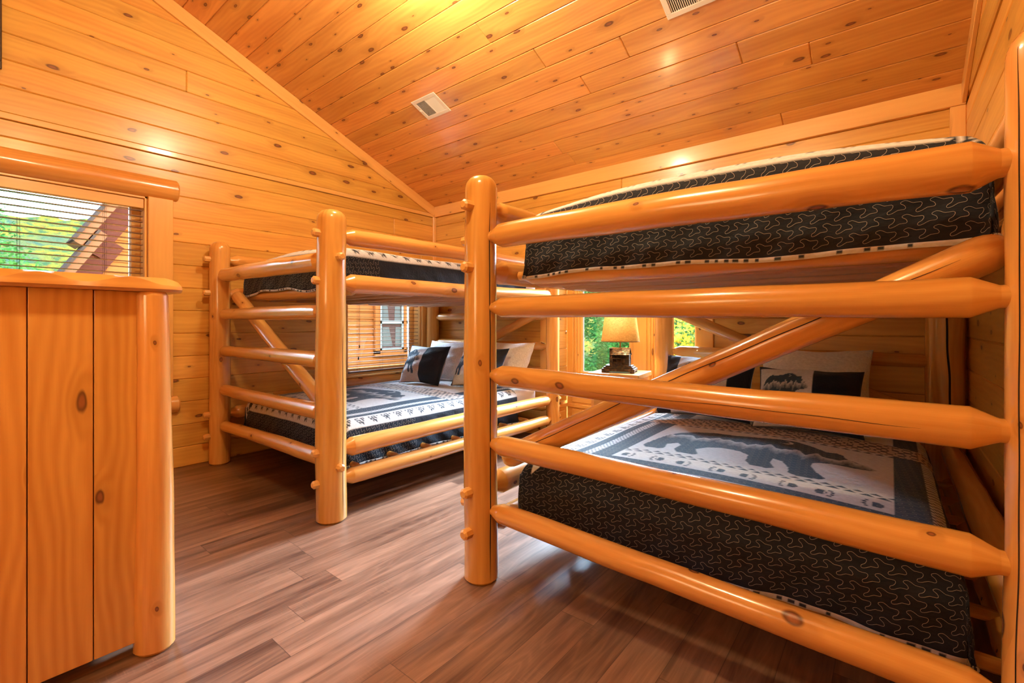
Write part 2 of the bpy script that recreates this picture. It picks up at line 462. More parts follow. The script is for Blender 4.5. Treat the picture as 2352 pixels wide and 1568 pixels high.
# panelled wainscot of the bay
mb = MB()
mb.box(BX0, BX1, BYB, BYB + .06, -.02, .62, rnd=.5)
for x0, x1 in ((BX0 + .07, -2.02), (-1.95, BX1 - .07)):
    mb.box(x0, x1, BYB - .012, BYB, .34, .58, rnd=.7); mb.box(x0, x1, BYB - .012, BYB, .06, .27, rnd=.6)
mb.box(BX0, BX1, BYB - .02, BYB, .285, .325, rnd=.8)
mb.box(BX0 - .02, BX0, YB, BYB, 0, .30, rnd=.6)
mb.box(BX0, BX0 + .012, YB + .05, BYB - .05, .04, .25, ax=1, rnd=.7)
mb.box(BX0, BX0 + .018, YB, BYB, .29, .325, ax=1, rnd=.8)
mb.build('trim_1', M['pine_trim'], bevel=.006, kind='structure')

mb = MB()
for i in range(14): mb.box(XA, XC, YD - .02, YD, ROWS[i], ROWS[i + 1] - .001, ax=0)
mb.box(XA - .2, XC + .2, YD - .2, YD - .021, -.1, 2.9)
mb.build('wall_front', M['pine_wall'], kind='structure')

mb = MB(); mb.box(XA - .25, XC + .25, YD - .25, BYB + .2, -.1, 0, rnd=.5)
mb.build('floor', M['floor'], kind='structure')

# ceiling: two boarded slopes
mb = MB()
def slope_T(side):
    if side > 0:
        m = Matrix(((1, 0, 0, 0), (0, -math.cos(AL), math.sin(AL), YB), (0, math.sin(AL), math.cos(AL), ZE), (0, 0, 0, 1)))
    else:
        m = Matrix(((1, 0, 0, 0), (0, math.cos(AL), -math.sin(AL), 2 * YR - YB), (0, math.sin(AL), math.cos(AL), ZE), (0, 0, 0, 1)))
    return m
SLEN = (YB - YR) / math.cos(AL)
CW = .1646 / math.cos(AL)
for side in (1, -1):
    T = slope_T(side); s = -.03
    while s < SLEN:
        for a, b in segs(XA - .02, XC + .02, []):
            mb.box(a + .0006, b - .0006, s + .0006, min(s + CW, SLEN + .01) - .0006, 0, .02, ax=0, T=T)
        s += CW
cl = mb.build('ceiling', M['pine_ceiling'], bevel=.0055, kind='structure')
mb = MB()
for side in (1, -1): mb.box(XA - .25, XC + .25, -.3, SLEN + .1, .021, .2, T=slope_T(side), rnd=.5)
mb.build('backing_board', M['pine_ceiling'], cl)

# trims: frieze, rake boards, corner boards, narrow ledge on the gable wall
mb = MB(); mb.box(XA, XC, YB - .022, YB, 2.558, ZE + .012, ax=0, rnd=.75); mb.build('trim_2', M['pine_trim'], bevel=.003, kind='structure')
n = 3
for xx, nm in ((XA, 1), (XC, -1)):
    mb = MB(); T = slope_T(1)
    mb.box(xx, xx + nm * .022, -.02, SLEN, -.115, 0, ax=1, T=T, rnd=.7)
    mb.build('trim_%d' % n, M['pine_trim'], bevel=.003, kind='structure'); n += 1
mb = MB(); mb.box(XA, XA + .012, YD, YB, 2.556, 2.599, ax=1, rnd=.5); mb.build('trim_%d' % n, M['pine_trim'], bevel=.004, kind='structure'); n += 1
mb = MB(); mb.box(XA, XA + .028, YB - .045, YB, 0, 2.556, ax=2, rnd=.8); mb.build('trim_%d' % n, M['pine_trim'], bevel=.004, kind='structure'); n += 1
mb = MB(); mb.box(XC - .075, XC, YB - .022, YB, 0, 2.556, ax=2, rnd=.95); mb.build('trim_%d' % n, M['pine_trim'], bevel=.004, kind='structure'); n += 1

# ------------------------------------------------------------------ windows
def pane(parent, x0, x1, y0, y1, z0, z1):
    mb = MB(); mb.box(x0, x1, y0, y1, z0, z1); return mb.build('pane', M['glass'], parent)

def side_window(k, w, casings, header, sill):
    y0, y1, z0, z1 = w
    root = empty('window_%d' % k, (XA, (y0 + y1) / 2, z0)); root['kind'] = 'structure'
    inv = root.location.copy()
    def fin(o): o.location = -inv; return o
    mb = MB()   # jambs lining the opening, then the sash set back in the wall
    xo = XA - .2
    mb.box(XA, xo, y0, y0 + .018, z0, z1, ax=2, rnd=.6); mb.box(XA, xo, y1 - .018, y1, z0, z1, ax=2, rnd=.6)
    mb.box(XA, xo, y0, y1, z1 - .018, z1, ax=1, rnd=.6); mb.box(XA + .03, xo, y0, y1, z0, z0 + .02, ax=1, rnd=.7)
    for a, b in ((XA - .125, XA - .155),):
        mb.box(a, b, y0 + .018, y0 + .075, z0 + .02, z1 - .018, ax=2, rnd=.4); mb.box(a, b, y1 - .075, y1 - .018, z0 + .02, z1 - .018, ax=2, rnd=.4)
        mb.box(a, b, y0 + .07, y1 - .07, z1 - .08, z1 - .018, ax=1, rnd=.4); mb.box(a, b, y0 + .07, y1 - .07, z0 + .02, z0 + .085, ax=1, rnd=.4)
    fin(mb.build('frame', M['pine_trim'], root, bevel=.003))
    mb = MB()
    for a, b in ((y0 + .075, y0 + .088), (y1 - .088, y1 - .075)): mb.box(XA - .13, XA - .15, a, b, z0 + .085, z1 - .08)
    fin(mb.build('vinyl_stop', M['vinyl'], root))
    fin(pane(root, XA - .139, XA - .142, y0 + .08, y1 - .08, z0 + .08, z1 - .08))
    mb = MB()
    for a, b in casings: mb.box(XA, XA + .03, a, b, z0 - .0, z1, ax=2, rnd=.45)
    fin(mb.build('casing', M['pine_trim'], root, bevel=.004))
    mb = MB()
    yy0, yy1 = y0 - .22, y1 + .205
    if header: log(mb, (XA - .03, yy0, z1 + .083), (XA - .03, yy1, z1 + .083), .092, ends=('flat', 'flat'), seam=(-1, 0, 0), wob=.008, bend=0, rnd=.55)
    if header: fin(mb.build('header_log', M['log_wood'], root, smooth=True))
    mb = MB(); log(mb, (XA + .005, yy0, sill), (XA + .005, yy1, sill), .070, ends=('flat', 'flat'), seam=(-1, 0, 0), wob=.008, bend=0, rnd=.75)
    fin(mb.build('sill_log', M['log_wood'], root, smooth=True))
    return root
side_window(1, W1, [(W1[0] - .16, W1[0]), (W1[1], W1[1] + .165)], True, .53)
side_window(2, W2, [(W2[0] - .14, W2[0]), (W2[1], W2[1] + .14)], False, .53)

def bay_window(k):
    root = empty('window_%d' % k, (0, 0, 0)); root['kind'] = 'structure'
    y = BYB; z0, z1 = .62, 2.14
    mb = MB()
    xs = [(BX0, -2.675), (-1.975, -1.845), (BX1 - .055, BX1)]
    for a, b in xs: mb.box(a, b, y, y + .12, z0, z1, ax=2, rnd=.55)
    mb.box(BX0, BX1, y - .015, y + .12, z1, BZ, ax=0, rnd=.6); mb.box(BX0, BX1, y - .035, y + .12, z0 - .03, z0, ax=0, rnd=.8)
    for a, b in ((-2.675, -1.975), (-1.845, BX1 - .055)):   # stepped sash mouldings
        for q, (d0, d1) in enumerate(((0, .028), (.028, .05), (.05, .075))):
            yy = y + .02 + q * .022
            mb.box(a + d0, a + d1, yy, yy + .05, z0, z1, ax=2, rnd=.3 + .3 * q); mb.box(b - d1, b - d0, yy, yy + .05, z0, z1, ax=2, rnd=.3 + .3 * q)
            mb.box(a + d1, b - d1, yy, yy + .05, z1 - d1, z1 - d0, rnd=.5); mb.box(a + d1, b - d1, yy, yy + .05, z0 + d0 * .6, z0 + d1 * .6, rnd=.5)
    mb.build('frame', M['pine_trim'], root, bevel=.003)
    mb = MB()
    for a, b in ((-2.675, -1.975), (-1.845, BX1 - .055)):
        mb.box(a + .075, a + .084, y + .085, y + .095, z0 + .05, z1 - .08); mb.box(b - .084, b - .075, y + .085, y + .095, z0 + .05, z1 - .08)
        mb.box(a + .08, b - .08, y + .085, y + .095, z0 + .045, z0 + .055)
    mb.build('vinyl_stop', M['vinyl'], root)
    for a, b in ((-2.675, -1.975), (-1.845, BX1 - .055)): pane(root, a + .07, b - .07, y + .089, y + .092, z0 + .04, z1 - .07)
    mb = MB(); mb.box(BX1, BX1 + .14, YB - .024, YB, 0, BZ + .1, ax=2, rnd=.35); mb.box(BX0 - .13, BX0, YB - .024, YB, 0, BZ + .1, ax=2, rnd=.6)
    mb.build('casing', M['pine_trim'], root, bevel=.004)
bay_window(3)

wood('blind_wood', (.19, .085, .04), (.13, .05, .022), kd=.0, rough=.38, coat=.25)
def blind(w, label, cords, bottom_gap=.03):
    y0, y1, z0, z1 = w
    y0 += .022; y1 -= .022; z1 -= .02
    xc = XA - .055
    root = empty('window_blind', (xc, (y0 + y1) / 2, z0 + .022)); inv = root.location.copy()
    tag(root, label, 'blind', 'wooden window blinds')
    def fin(o): o.location = -inv; return o
    mb = MB()
    mb.box(xc - .03, xc + .03, y0, y1, z1 - .045, z1, ax=1); mb.box(xc + .031, xc + .04, y0 - .003, y1 + .003, z1 - .075, z1 + .0, ax=1)
    fin(mb.build('headrail', M['pine_trim'], root, bevel=.003))
    mb = MB(); zb = z0 + .022 + bottom_gap
    z = z1 - .09
    while z > zb + .05:
        T = Matrix.Translation((xc, 0, z)) @ Matrix.Rotation(math.radians(.5), 4, 'Y')
        mb.box(-.025, .025, y0, y1, -.0022, .0022, ax=1, T=T); z -= .0455
    fin(mb.build('slat', M['blind_wood'], root))
    mb = MB(); mb.box(xc - .025, xc + .025, y0, y1, zb, zb + .018, ax=1); fin(mb.build('bottom_rail', M['blind_wood'], root, bevel=.004))
    mb = MB()
    for c in cords:
        for dx in (-.024, .024):
            for dy in (-.006, .006): mb.cyl((xc + dx, c + dy, zb), (xc + dx, c + dy, z1 - .045), .0009, n=5)
    fin(mb.build('ladder_cord', M['black_plastic'], root))
    mb = MB()
    for q, dz in ((0, .0), (1, .13)):
        mb.cyl((xc + .045, y0 + .13 + q * .012, z1 - .06), (xc + .045, y0 + .13 + q * .012, z0 + .22 + dz), .001, n=5)
        mb.cyl((xc + .045, y0 + .13 + q * .012, z0 + .19 + dz), (xc + .045, y0 + .13 + q * .012, z0 + .225 + dz), .008, .004, n=8)
    fin(mb.build('pull_cord', M['black_plastic'], root))
blind(W1, 'open brown slatted blind in the gable wall window above the dresser', (-.3, .33, .78))
blind(W2, 'half length brown slatted blind in the window beside the bed in the corner', (2.95, 3.25, 3.55), .02)

# ------------------------------------------------------------------ log bunk beds
ZR = [1.595, 1.27, .96, .64, .335]           # foot and head rails
BR = [.060, .050, .050, .050, .049]
def bunk(name, label, xl, xr, yf, yh, mirror, near):
    rh = .092 if near else .066
    root = empty(name, ((xl + xr) / 2, (yf + yh) / 2, 0)); inv = root.location.copy()
    tag(root, label, 'bunk bed', 'log bunk beds')
    def fin(o): o.location = -inv; return o
    def sub(o): return o
    posts = {}
    for key, x, y, r in (('fl', xl, yf, .078), ('fr', xr, yf, .076 if near else .087), ('hl', xl, yh, .078), ('hr', xr - (.02 if near else 0), yh, rh)):
        mb = MB(); S = log(mb, (x, y, 0), (x, y, 1.885), r * 1.04, r * .97, ends=('flat', 'round'), seam=(0, 1, 0), wob=.022, bend=.006, n=28)
        posts[key] = (fin(mb.build('post', M['log_wood'], root, smooth=True)), S)
    # pegs: ends of the side rails showing through the foot and head posts, ends of the end rails through the sides
    def peg(key, p, d, r=.025):
        mb = MB(); p = Vector(p); d = Vector(d)
        mb.cyl(p, p + d * .115, r * 1.08, r, n=8); mb.cyl(p + d * .115, p + d * .124, r, r * .62, n=8)
        mb.build('peg', M['log_end'], posts[key][0], smooth=True, sharp=20)
    for key, x, y, d in (('fl', xl, yf, -1), ('fr', xr, yf, -1), ('hl', xl, yh, 1), ('hr', xr, yh, 1)):
        for z in (1.735, 1.452, .425, .24): 
            if d > 0 and y + .124 > YB - .002: continue
            peg(key, (x, y, z), (0, d, 0))
    for key, x, d in (('fl', xl, -1), ('fr', xr, 1)):
        if x + d * .124 > XC or x + d * .124 < XA: continue
        for z in (ZR[0], ZR[4]): peg(key, (x, yf, z), (d, 0, 0), .024)
    def rail(nm, a, b, r0, r1=None, seam=(0, 1, 0), ends=('cone', 'cone'), **k):
        mb = MB(); S = log(mb, a, b, r0, r1, ends, seam, **k)
        return fin(mb.build(nm, M['log_wood'], root, smooth=True)), S
    logs = {}
    i = .055
    for q, z in enumerate(ZR):
        logs['f%d' % q] = rail('foot_rail', (xl + i, yf, z + R.uniform(-.005, .005)), (xr - i, yf, z + (((-.012, -.008, -.018, -.016, -.042) if near else (-.014, -.006, .006, .004, .022))[q])), BR[q] * (.92 if q else .95), BR[q] * 1.03)
    for q, z in enumerate(ZR):
        if q in (0,): logs['h%d' % q] = rail('head_rail', (xl + i, yh, 1.52), (xr - i, yh, 1.52), .05)
        else: logs['h%d' % q] = rail('head_rail', (xl + i, yh, z), (xr - i, yh, z), .044)
    for x, s in ((xl, -1), (xr, 1)):
        rail('side_rail', (x, yf + i, 1.738), (x, yh - i, 1.748), .053, .05, seam=(s * .2, 0, -1))
        rail('side_rail', (x, yf + i, 1.445), (x, yh - i, 1.475), .060, .052, seam=(0, 0, -1))
        rail('side_rail', (x, yf + i, .420), (x, yh - i, .432), .057, .05, seam=(0, 0, -1))
        rail('side_rail', (x, yf + i, .236), (x, yh - i, .236), .051, .048, seam=(0, 0, -1))
    # diagonals, bolted to the inner side of the end frames
    if not mirror: a, b = (xl + .055, yf + .112, .545), (xr - .05, yf + .112, 1.40)
    else: a, b = (xl + .06, yf + .112, 1.44), (xr - .075, yf + .112, .545)
    logs['fb'] = rail('brace', a, b, .052, ends=('round', 'round'))
    if not mirror: a, b = (xl + .09, yh - .098, 1.31), (xr - .09, yh - .098, .60)
    else: a, b = (xl + .09, yh - .098, .62), (xr - .09, yh - .098, 1.31)
    logs['hb'] = rail('brace', a, b, .044, ends=('round', 'round'))
    # cross logs and slats under each mattress
    rail('cross_log', (xl + .07, yf + .115 + .0, 1.428), (xr - .03, yf + .115, 1.425), .043, ends=('round', 'round')) if False else None
    rail('cross_log', (xl + .065, yf + .215, 1.432), (xr - .06, yf + .215, 1.425), .043, seam=(0, 0, 1))
    y = yf + .40
    while y < yh - .12:
        rail('slat', (xl + .03, y, 1.420), (xr - .03, y, 1.420), .033, ends=('round', 'round'), seam=(0, 0, 1), n=12, bend=.003)[0].data.materials[0] = M['slat_wood']
        y += .26
    y = yf + .2
    while y < yh - .12:
        rail('slat', (xl + .004, y, .272), (xr - .004, y, .272), .022, ends=('round', 'round'), seam=(0, 0, 1), n=12, bend=.002)
        y += .30
    return root, posts, logs

NB = (-1.495, .283, 1.606, 3.90)
FB = (-4.449, -2.643, 1.502, 3.90)
near, np_, nl = bunk('bunk_bed', 'log bunk bed standing closest, its end against the side wall with a thick diagonal brace', *NB, False, True)
far, fp, fl = bunk('bunk_bed', 'log bunk bed standing in the far corner beside the window with the orange house outside', *FB, True, False)
# drying cracks (angle measured from the seam)
crack(np_['fl'][1], .02, 1.75, PI + 1.33, .035, np_['fl'][0], .035)
crack(np_['fr'][1], .05, 1.86, PI - .88, .02, np_['fr'][0], .03)
crack(np_['hr'][1], .3, 1.8, PI + .12, .055, np_['hr'][0], .08)
crack(nl['fb'][1], .1, 1.78, PI - .22, .03, nl['fb'][0], .10)
crack(nl['f2'][1], .55, 1.5, PI + .2, .018, nl['f2'][0], .10)
crack(fp['fr'][1], .03, 1.2, PI + 1.9, .02, fp['fr'][0], .03)

# ------------------------------------------------------------------ bedding
def inpoly(px, py, poly):
    r = np.zeros(px.shape, bool); n = len(poly); j = n - 1
    for i in range(n):
        xi, yi = poly[i]; xj, yj = poly[j]
        if yi != yj:
            c = ((yi > py) != (yj > py)) & (px < (xj - xi) * (py - yi) / (yj - yi) + xi)
            r ^= c
        j = i
    return r
BEAR = [(.015, .62), (.05, .75), (.12, .86), (.22, .92), (.34, .90), (.46, .93), (.56, .99), (.64, 1.0), (.72, .93), (.79, .84), (.83, .87), (.86, .84), (.87, .77),
        (.92, .69), (.985, .61), (1.0, .56), (.98, .52), (.92, .50), (.85, .50), (.79, .46), (.755, .40), (.76, .30), (.79, .16), (.83, .05), (.81, .0), (.73, -.01), (.69, .03), (.68, .16),
        (.64, .30), (.60, .33), (.595, .22), (.63, .09), (.60, .05), (.53, .06), (.50, .14), (.49, .30), (.44, .37), (.35, .38), (.29, .32), (.25, .20), (.29, .06), (.27, .02), (.19, .02), (.16, .10),
        (.16, .26), (.13, .33), (.09, .24), (.11, .09), (.09, .05), (.01, .06), (-.02, .13), (-.01, .30), (.0, .48)]
NAVY = np.array((.036, .066, .105)); BLACK = np.array((.014, .018, .030)); LIGHT = np.array((.69, .71, .74)); TAN = np.array((.60, .50, .44)); INK = np.array((.03, .04, .06))

def hsh(i, s=0): return (np.sin(i * 12.9898 + s * 78.233) * 43758.5453) % 1
def bear_col(col, u, v, on, night=True):
    """bear print: dark body, pale misty mountains and small firs across it"""
    ins = inpoly(u, v, BEAR) & on
    col[ins] = NAVY * 1.15
    pk = .60 + .10 * np.abs(((u * 6.3 + .4 * np.sin(u * 9)) % 1) * 2 - 1) + .05 * np.abs(((u * 14.7) % 1) * 2 - 1)
    depth = pk - v
    mist = ins & (depth > 0) & (depth < .16)
    w = np.clip(1 - depth / .16, 0, 1)[..., None] * .92
    tr = (np.abs(((u * 26) % 1) - .5) < np.clip((pk - v) * 2.2 - .05, 0, .5) * .8 + .0)
    c2 = NAVY * (1 - w) + LIGHT * w
    col[mist] = c2[mist]
    fir = mist & tr & (depth > .04)
    col[fir] = (NAVY * .5 + LIGHT * .3)
    mo = ins & (((u - .60) ** 2 * 2.4 + (v - .90) ** 2) < .0030) & ~((((u - .585) ** 2) * 2.4 + (v - .905) ** 2) < .0022)
    col[mo] = LIGHT
    return col

def quilt_pat(a, b, xs=0.0, bs=0.0):
    """colour of the quilt at flattened coordinates: a across (0 = middle), b from the foot edge"""
    col = np.empty(a.shape + (3,)); col[:] = NAVY
    A = a - xs
    dropm = (b < .03) | (np.abs(a) > .775); col[dropm] = BLACK
    b = b + bs
    es = np.abs(A) - .52; ef = .255 - b
    side = es > ef
    e = np.maximum(es, ef)
    # houndstooth strip on the sides
    hs = side & (e > .10) & (e < .15)
    k = (np.floor(b / .016) + np.floor(es / .012)) % 2
    hd = hs & ~((k == 0) & (np.abs(((b / .016) % 1) - .5) < .32))
    col[hd] = LIGHT
    # pale band with clusters of dark arrowheads
    e0, e1 = .195, .285
    wb_ = (side & (e > e0) & (e < e1)) | (~side & (e > .075) & (e < .19))
    col[wb_] = LIGHT
    t = np.where(side, b, A); q = np.where(side, (e - e0) / (e1 - e0), (e - .075) / .115)
    cx = ((t / .105) % 1 - .5) * 2
    for rk, (q0, q1, xs_) in enumerate(((.20, .40, (-.62, -.22, .22, .62)), (.38, .60, (-.40, 0., .40)), (.58, .80, (-.20, .20)))):
        fr = (q - q0) / (q1 - q0)
        for xx in xs_:
            tri = wb_ & (fr > 0) & (fr < 1) & (np.abs(cx - xx - (fr - .5) * .15 * np.sign(xx + .01)) < .20 * (1 - fr) + .01)
            col[tri] = INK
    pn = e < 0
    col[pn] = LIGHT
    bb = b - .255; U = A + .52
    # paw prints
    pr = pn & (bb < .125)
    cx = (U / .13) % 1; sgn = np.where(np.floor(U / .13) % 2 == 0, 1, -1)
    dx = (cx - .5) * .13 * sgn; dy = bb - .06
    paw = (dx + .018) ** 2 / .019 ** 2 + dy ** 2 / .027 ** 2 < 1
    for px_, py_ in ((.012, -.030), (.019, -.011), (.019, .011), (.012, .030)):
        paw |= (dx - px_) ** 2 / .008 ** 2 + (dy - py_) ** 2 / .0068 ** 2 < 1
    paw &= ~((dx + .004) ** 2 / .003 ** 2 + dy ** 2 / .02 ** 2 < 1)
    col[pr & paw] = NAVY * 1.2
    # rows of small triangles
    for lo, hi, per in ((.135, .158, .052), (.160, .183, .052), (.845, .868, .045)):
        f = (bb - lo) / (hi - lo)
        tr = pn & (f > 0) & (f < 1) & (np.abs(((U / per + (lo > .15) * .5) % 1) - .5) * 2 < (1 - f) * .9)
        col[tr] = NAVY * 1.2
    # bear
    u = (U - .055) / .93; v = (bb - .205) / .60
    col = bear_col(col, u, v, pn)
    # band of small marks near the pillows
    tb = pn & (bb > .875) & (bb < 1.10)
    full = (b > .255 + .875) & (b < .255 + 1.10) & (np.abs(A) < .70)
    tb = tb | full
    col[tb] = TAN
    r = np.floor(bb / .032); mk = tb & (np.abs(((bb / .032) % 1) - .5) < .32) & (((U / .046 + (r % 2) * .5) % 1) < .62) & (hsh(np.floor(U / .009), r) > .28)
    col[mk] = INK
    fin = (bb > 1.10) & (np.abs(A) < .9)
    return col

def arc(a, w, rad):
    """flattened distance -> (position, drop) over a rounded mattress edge"""
    s = np.sign(a); m = np.abs(a); f = w - rad
    L = rad * PI / 2
    th = np.clip((m - f) / rad, 0, PI / 2)
    pos = np.where(m < f, m, f + rad * np.sin(th)); dr = np.where(m < f, 0, rad * (1 - np.cos(th)))
    ex = np.clip(m - f - L, 0, None)
    return s * (pos + ex * .04), dr + ex

UNIT = [(0, 0), (.145, .064), (.273, .134), (.527, .128), (.58, .22), (.509, .353), (.4, .42), (.364, .505), (.418, .56), (.564, .516), (.745, .407), (.964, .393), (1.018, .32), (.964, .21), (.855, .136), (.855, .063)]
def chain_pts(sub=2):
    """one repeat of the wandering quilting line, smoothed"""
    P = UNIT; n = len(P); out = []
    def g(i):
        k, m = divmod(i, n); return (P[m][0] + k, P[m][1])
    for i in range(n):
        p0, p1, p2, p3 = g(i - 1), g(i), g(i + 1), g(i + 2)
        for s in range(sub):
            t = s / sub; t2, t3 = t * t, t * t * t
            out.append(tuple(.5 * ((2 * p1[k]) + (-p0[k] + p2[k]) * t + (2 * p0[k] - 5 * p1[k] + 4 * p2[k] - p3[k]) * t2 + (-p0[k] + 3 * p1[k] - 3 * p2[k] + p3[k]) * t3) for k in (0, 1)))
    return out
CH = np.array(chain_pts())

def quilt(label, bed, x0, x1, yf, ztop, length, drop, rad, step, xs, seed, sides=(True, True), hem=.012, crown=.02, stitch=True, bs=0.0, sw=.0005, hemwave=.006, group=None):
    rg = np.random.RandomState(seed)
    w = (x1 - x0) / 2; xc = (x0 + x1) / 2
    ext = rad * (PI / 2 - 1) + drop      # flattened overhang
    amax = w + ext
    ph = rg.rand(8) * 6.28
    def mp(a, b, off=0.0):
        X, dx = arc(a, w, rad)
        bf = np.where(b < rad + .5, b, rad + .5)
        Y_, dy = arc(w - b, w, rad)      # same rounding towards the foot
        Y = np.where(w - b > 0, w - Y_, b); dy = np.where(w - b > 0, dy, 0)
        dz = np.sqrt(dx ** 2 + dy ** 2 * 0) ; dz = np.maximum(dx, dy)
        both = np.minimum(dx, dy)
        dz = np.maximum(dz, np.minimum(np.sqrt(dx * dx + dy * dy), rad * 1.0) * 1.0)
        flat = np.exp(-((dx + dy) / .05))
        z = ztop - dz + crown * (1 - (a / w) ** 2).clip(0, 1) * flat + .004 * np.sin(9 * a + ph[0]) * np.sin(7 * b + ph[1]) * flat
        low = np.clip(dz / max(drop, .01), 0, 1.3)
        wav = .006 * low * np.sin(14 * (a + b) + ph[2]) + .003 * low * np.sin(37 * (a - b) + ph[3])
        z = z + hemwave * low * (np.sin(5 * a + ph[4]) + .5 * np.sin(13 * (a + .7 * b) + ph[5]))
        # outward directions for puffing and offset
        nx = np.where(dx > dy, np.sign(a), 0) * np.clip(dx / rad, 0, 1); ny = -np.where(dy >= dx, 1, 0) * np.clip(dy / rad, 0, 1)
        nz = 1 - np.clip(np.maximum(dx, dy) / rad, 0, 1)
        nl = np.sqrt(nx * nx + ny * ny + nz * nz) + 1e-6
        o = wav + off
        return np.stack([xc + X + nx / nl * o, yf + Y + ny / nl * o, z + nz / nl * off], -1)
    a0 = -amax if sides[0] else -w; a1 = amax if sides[1] else w
    def axis(lo, hi, zones):
        pts = [lo]
        while pts[-1] < hi - 1e-6:
            p = pts[-1]; st = step
            for z0, z1, s in zones:
                if z0 <= p < z1: st = s
            pts.append(min(hi, p + st))
        return np.array(pts)
    A = axis(a0, a1, []); B = axis(-ext, length, [])
    aa, bb = np.meshgrid(A, B, indexing='ij')
    P = mp(aa, bb); C = quilt_pat(aa, bb, xs, bs)
    na, nb = aa.shape
    idx = np.arange(na * nb).reshape(na, nb)
    F = np.stack([idx[:-1, :-1], idx[1:, :-1], idx[1:, 1:], idx[:-1, 1:]], -1).reshape(-1, 4)
    me = bpy.data.meshes.new('quilt')
    me.vertices.add(na * nb); me.vertices.foreach_set('co', P.reshape(-1, 3).astype(np.float32).ravel())
    me.loops.add(F.size); me.loops.foreach_set('vertex_index', F.ravel().astype(np.int32))
    me.polygons.add(len(F)); me.polygons.foreach_set('loop_start', np.arange(0, F.size, 4, dtype=np.int32))
    me.update(calc_edges=True)
    ca = me.color_attributes.new('Col', 'FLOAT_COLOR', 'POINT')
    ca.data.foreach_set('color', np.concatenate([C.reshape(-1, 3), np.ones((na * nb, 1))], 1).astype(np.float32).ravel())
    me.polygons.foreach_set('use_smooth', [True] * len(me.polygons))
    me.materials.append(M['fabric'])
    o = bpy.data.objects.new('quilt', me); COL.objects.link(o)
    tag(o, label, 'quilt', group)
    sm = o.modifiers.new('thick', 'SOLIDIFY'); sm.thickness = .004; sm.offset = -1
    # spotted hem strip along the bottom edge: up one side, across the foot, down the other
    path = []
    if sides[0]: path += [(-amax, q) for q in np.arange(length, -ext + .03, -.004)]
    path += [(q, -ext) for q in np.arange(a0, a1, .004)]
    if sides[1]: path += [(amax, q) for q in np.arange(-ext + .03, length, .004)]
    pa = np.array(path); nrm = np.where((np.abs(np.abs(pa[:, 0]) - amax) < 1e-6)[:, None] & (pa[:, 1] > -ext + .02)[:, None], np.stack([-np.sign(pa[:, 0]), 0 * pa[:, 0]], -1), np.array([[0., 1.]]))
    rows_ = [mp(pa[:, 0] + nrm[:, 0] * k, pa[:, 1] + nrm[:, 1] * k, o_) for k, o_ in ((-.004, .002), (.002, .0055), (.008, .0055), (hem, .002))]
    HV = np.stack(rows_, 1); nh = len(pa)
    ii = np.arange(nh * 4).reshape(nh, 4)
    keep = np.linalg.norm(np.diff(HV[:, 0], axis=0), axis=1) < .03
    HF = np.stack([ii[:-1, :-1], ii[1:, :-1], ii[1:, 1:], ii[:-1, 1:]], -1)[keep].reshape(-1, 4)
    tt = np.arange(nh) * .004; hc = np.empty((nh, 4, 3)); hc[:] = LIGHT * .85
    blot = (hsh(np.floor(tt / .033), seed) > .45) & (((tt / .033) % 1) > .3 + .3 * hsh(np.floor(tt / .033), 5))
    hc[blot, 1:3] = INK
    mh = bpy.data.meshes.new('hem'); mh.from_pydata(HV.reshape(-1, 3).tolist(), [], HF.tolist())
    ch = mh.color_attributes.new('Col', 'FLOAT_COLOR', 'POINT'); ch.data.foreach_set('color', np.concatenate([hc.reshape(-1, 3), np.ones((nh * 4, 1))], 1).astype(np.float32).ravel())
    mh.polygons.foreach_set('use_smooth', [True] * len(mh.polygons)); mh.materials.append(M['fabric'])
    ho = bpy.data.objects.new('hem', mh); COL.objects.link(ho); ho.parent = o; ho['label'] = 'pale spotted hem'
    if stitch:
        PER, ROW = .064, .0395
        segs_ = []
        nr = int((length + ext) / ROW); nu = int((a1 - a0) / PER) + 2
        for r in range(nr):
            b0 = -ext + .022 + r * ROW
            if b0 > stitch_len: break
            sh = -.055 * r
            us = np.concatenate([CH + np.array((k, 0)) for k in range(nu)] + [np.array([[nu, 0.]])])
            la = a0 + (us[:, 0] + sh % 1.0 - 1) * PER; lb = b0 + (.56 - us[:, 1]) * PER
            segs_.append((la, lb))
        vv, ff, base = [], [], 0
        for la, lb in segs_:
            da = np.gradient(la); db = np.gradient(lb); n_ = np.sqrt(da * da + db * db) + 1e-9
            ok = (la < a1 - .01) & (la > a0 + .01) & (lb > -ext + hem)
            lum = quilt_pat(la, lb, xs, bs).sum(1) < .5
            ok &= lum
            p = mp(la - db / n_ * sw, lb + da / n_ * sw, .0018); q = mp(la + db / n_ * sw, lb - da / n_ * sw, .0018)
            m = len(la); vv.append(np.stack([p, q], 1).reshape(-1, 3))
            for i in range(m - 1):
                if ok[i] and ok[i + 1]: ff.append((base + 2 * i, base + 2 * i + 1, base + 2 * i + 3, base + 2 * i + 2))
            base += 2 * m
        ms = bpy.data.meshes.new('stitching'); ms.from_pydata(np.concatenate(vv).tolist(), [], ff); ms.materials.append(M['stitch'])
        ms.polygons.foreach_set('use_smooth', [True] * len(ms.polygons))
        s = bpy.data.objects.new('stitching', ms); COL.objects.link(s); s.parent = o
    return o

stitch_len = 1.5
def mattress(label, x0, x1, y0, y1, z0, z1):
    mb = MB(); mb.box(x0, x1, y0, y1, z0, z1)
    o = mb.build('mattress', M['white_cotton'], bevel=.055, seg=4, smooth=True, sharp=60)
    return tag(o, label, 'mattress', 'white mattresses of the bunks')

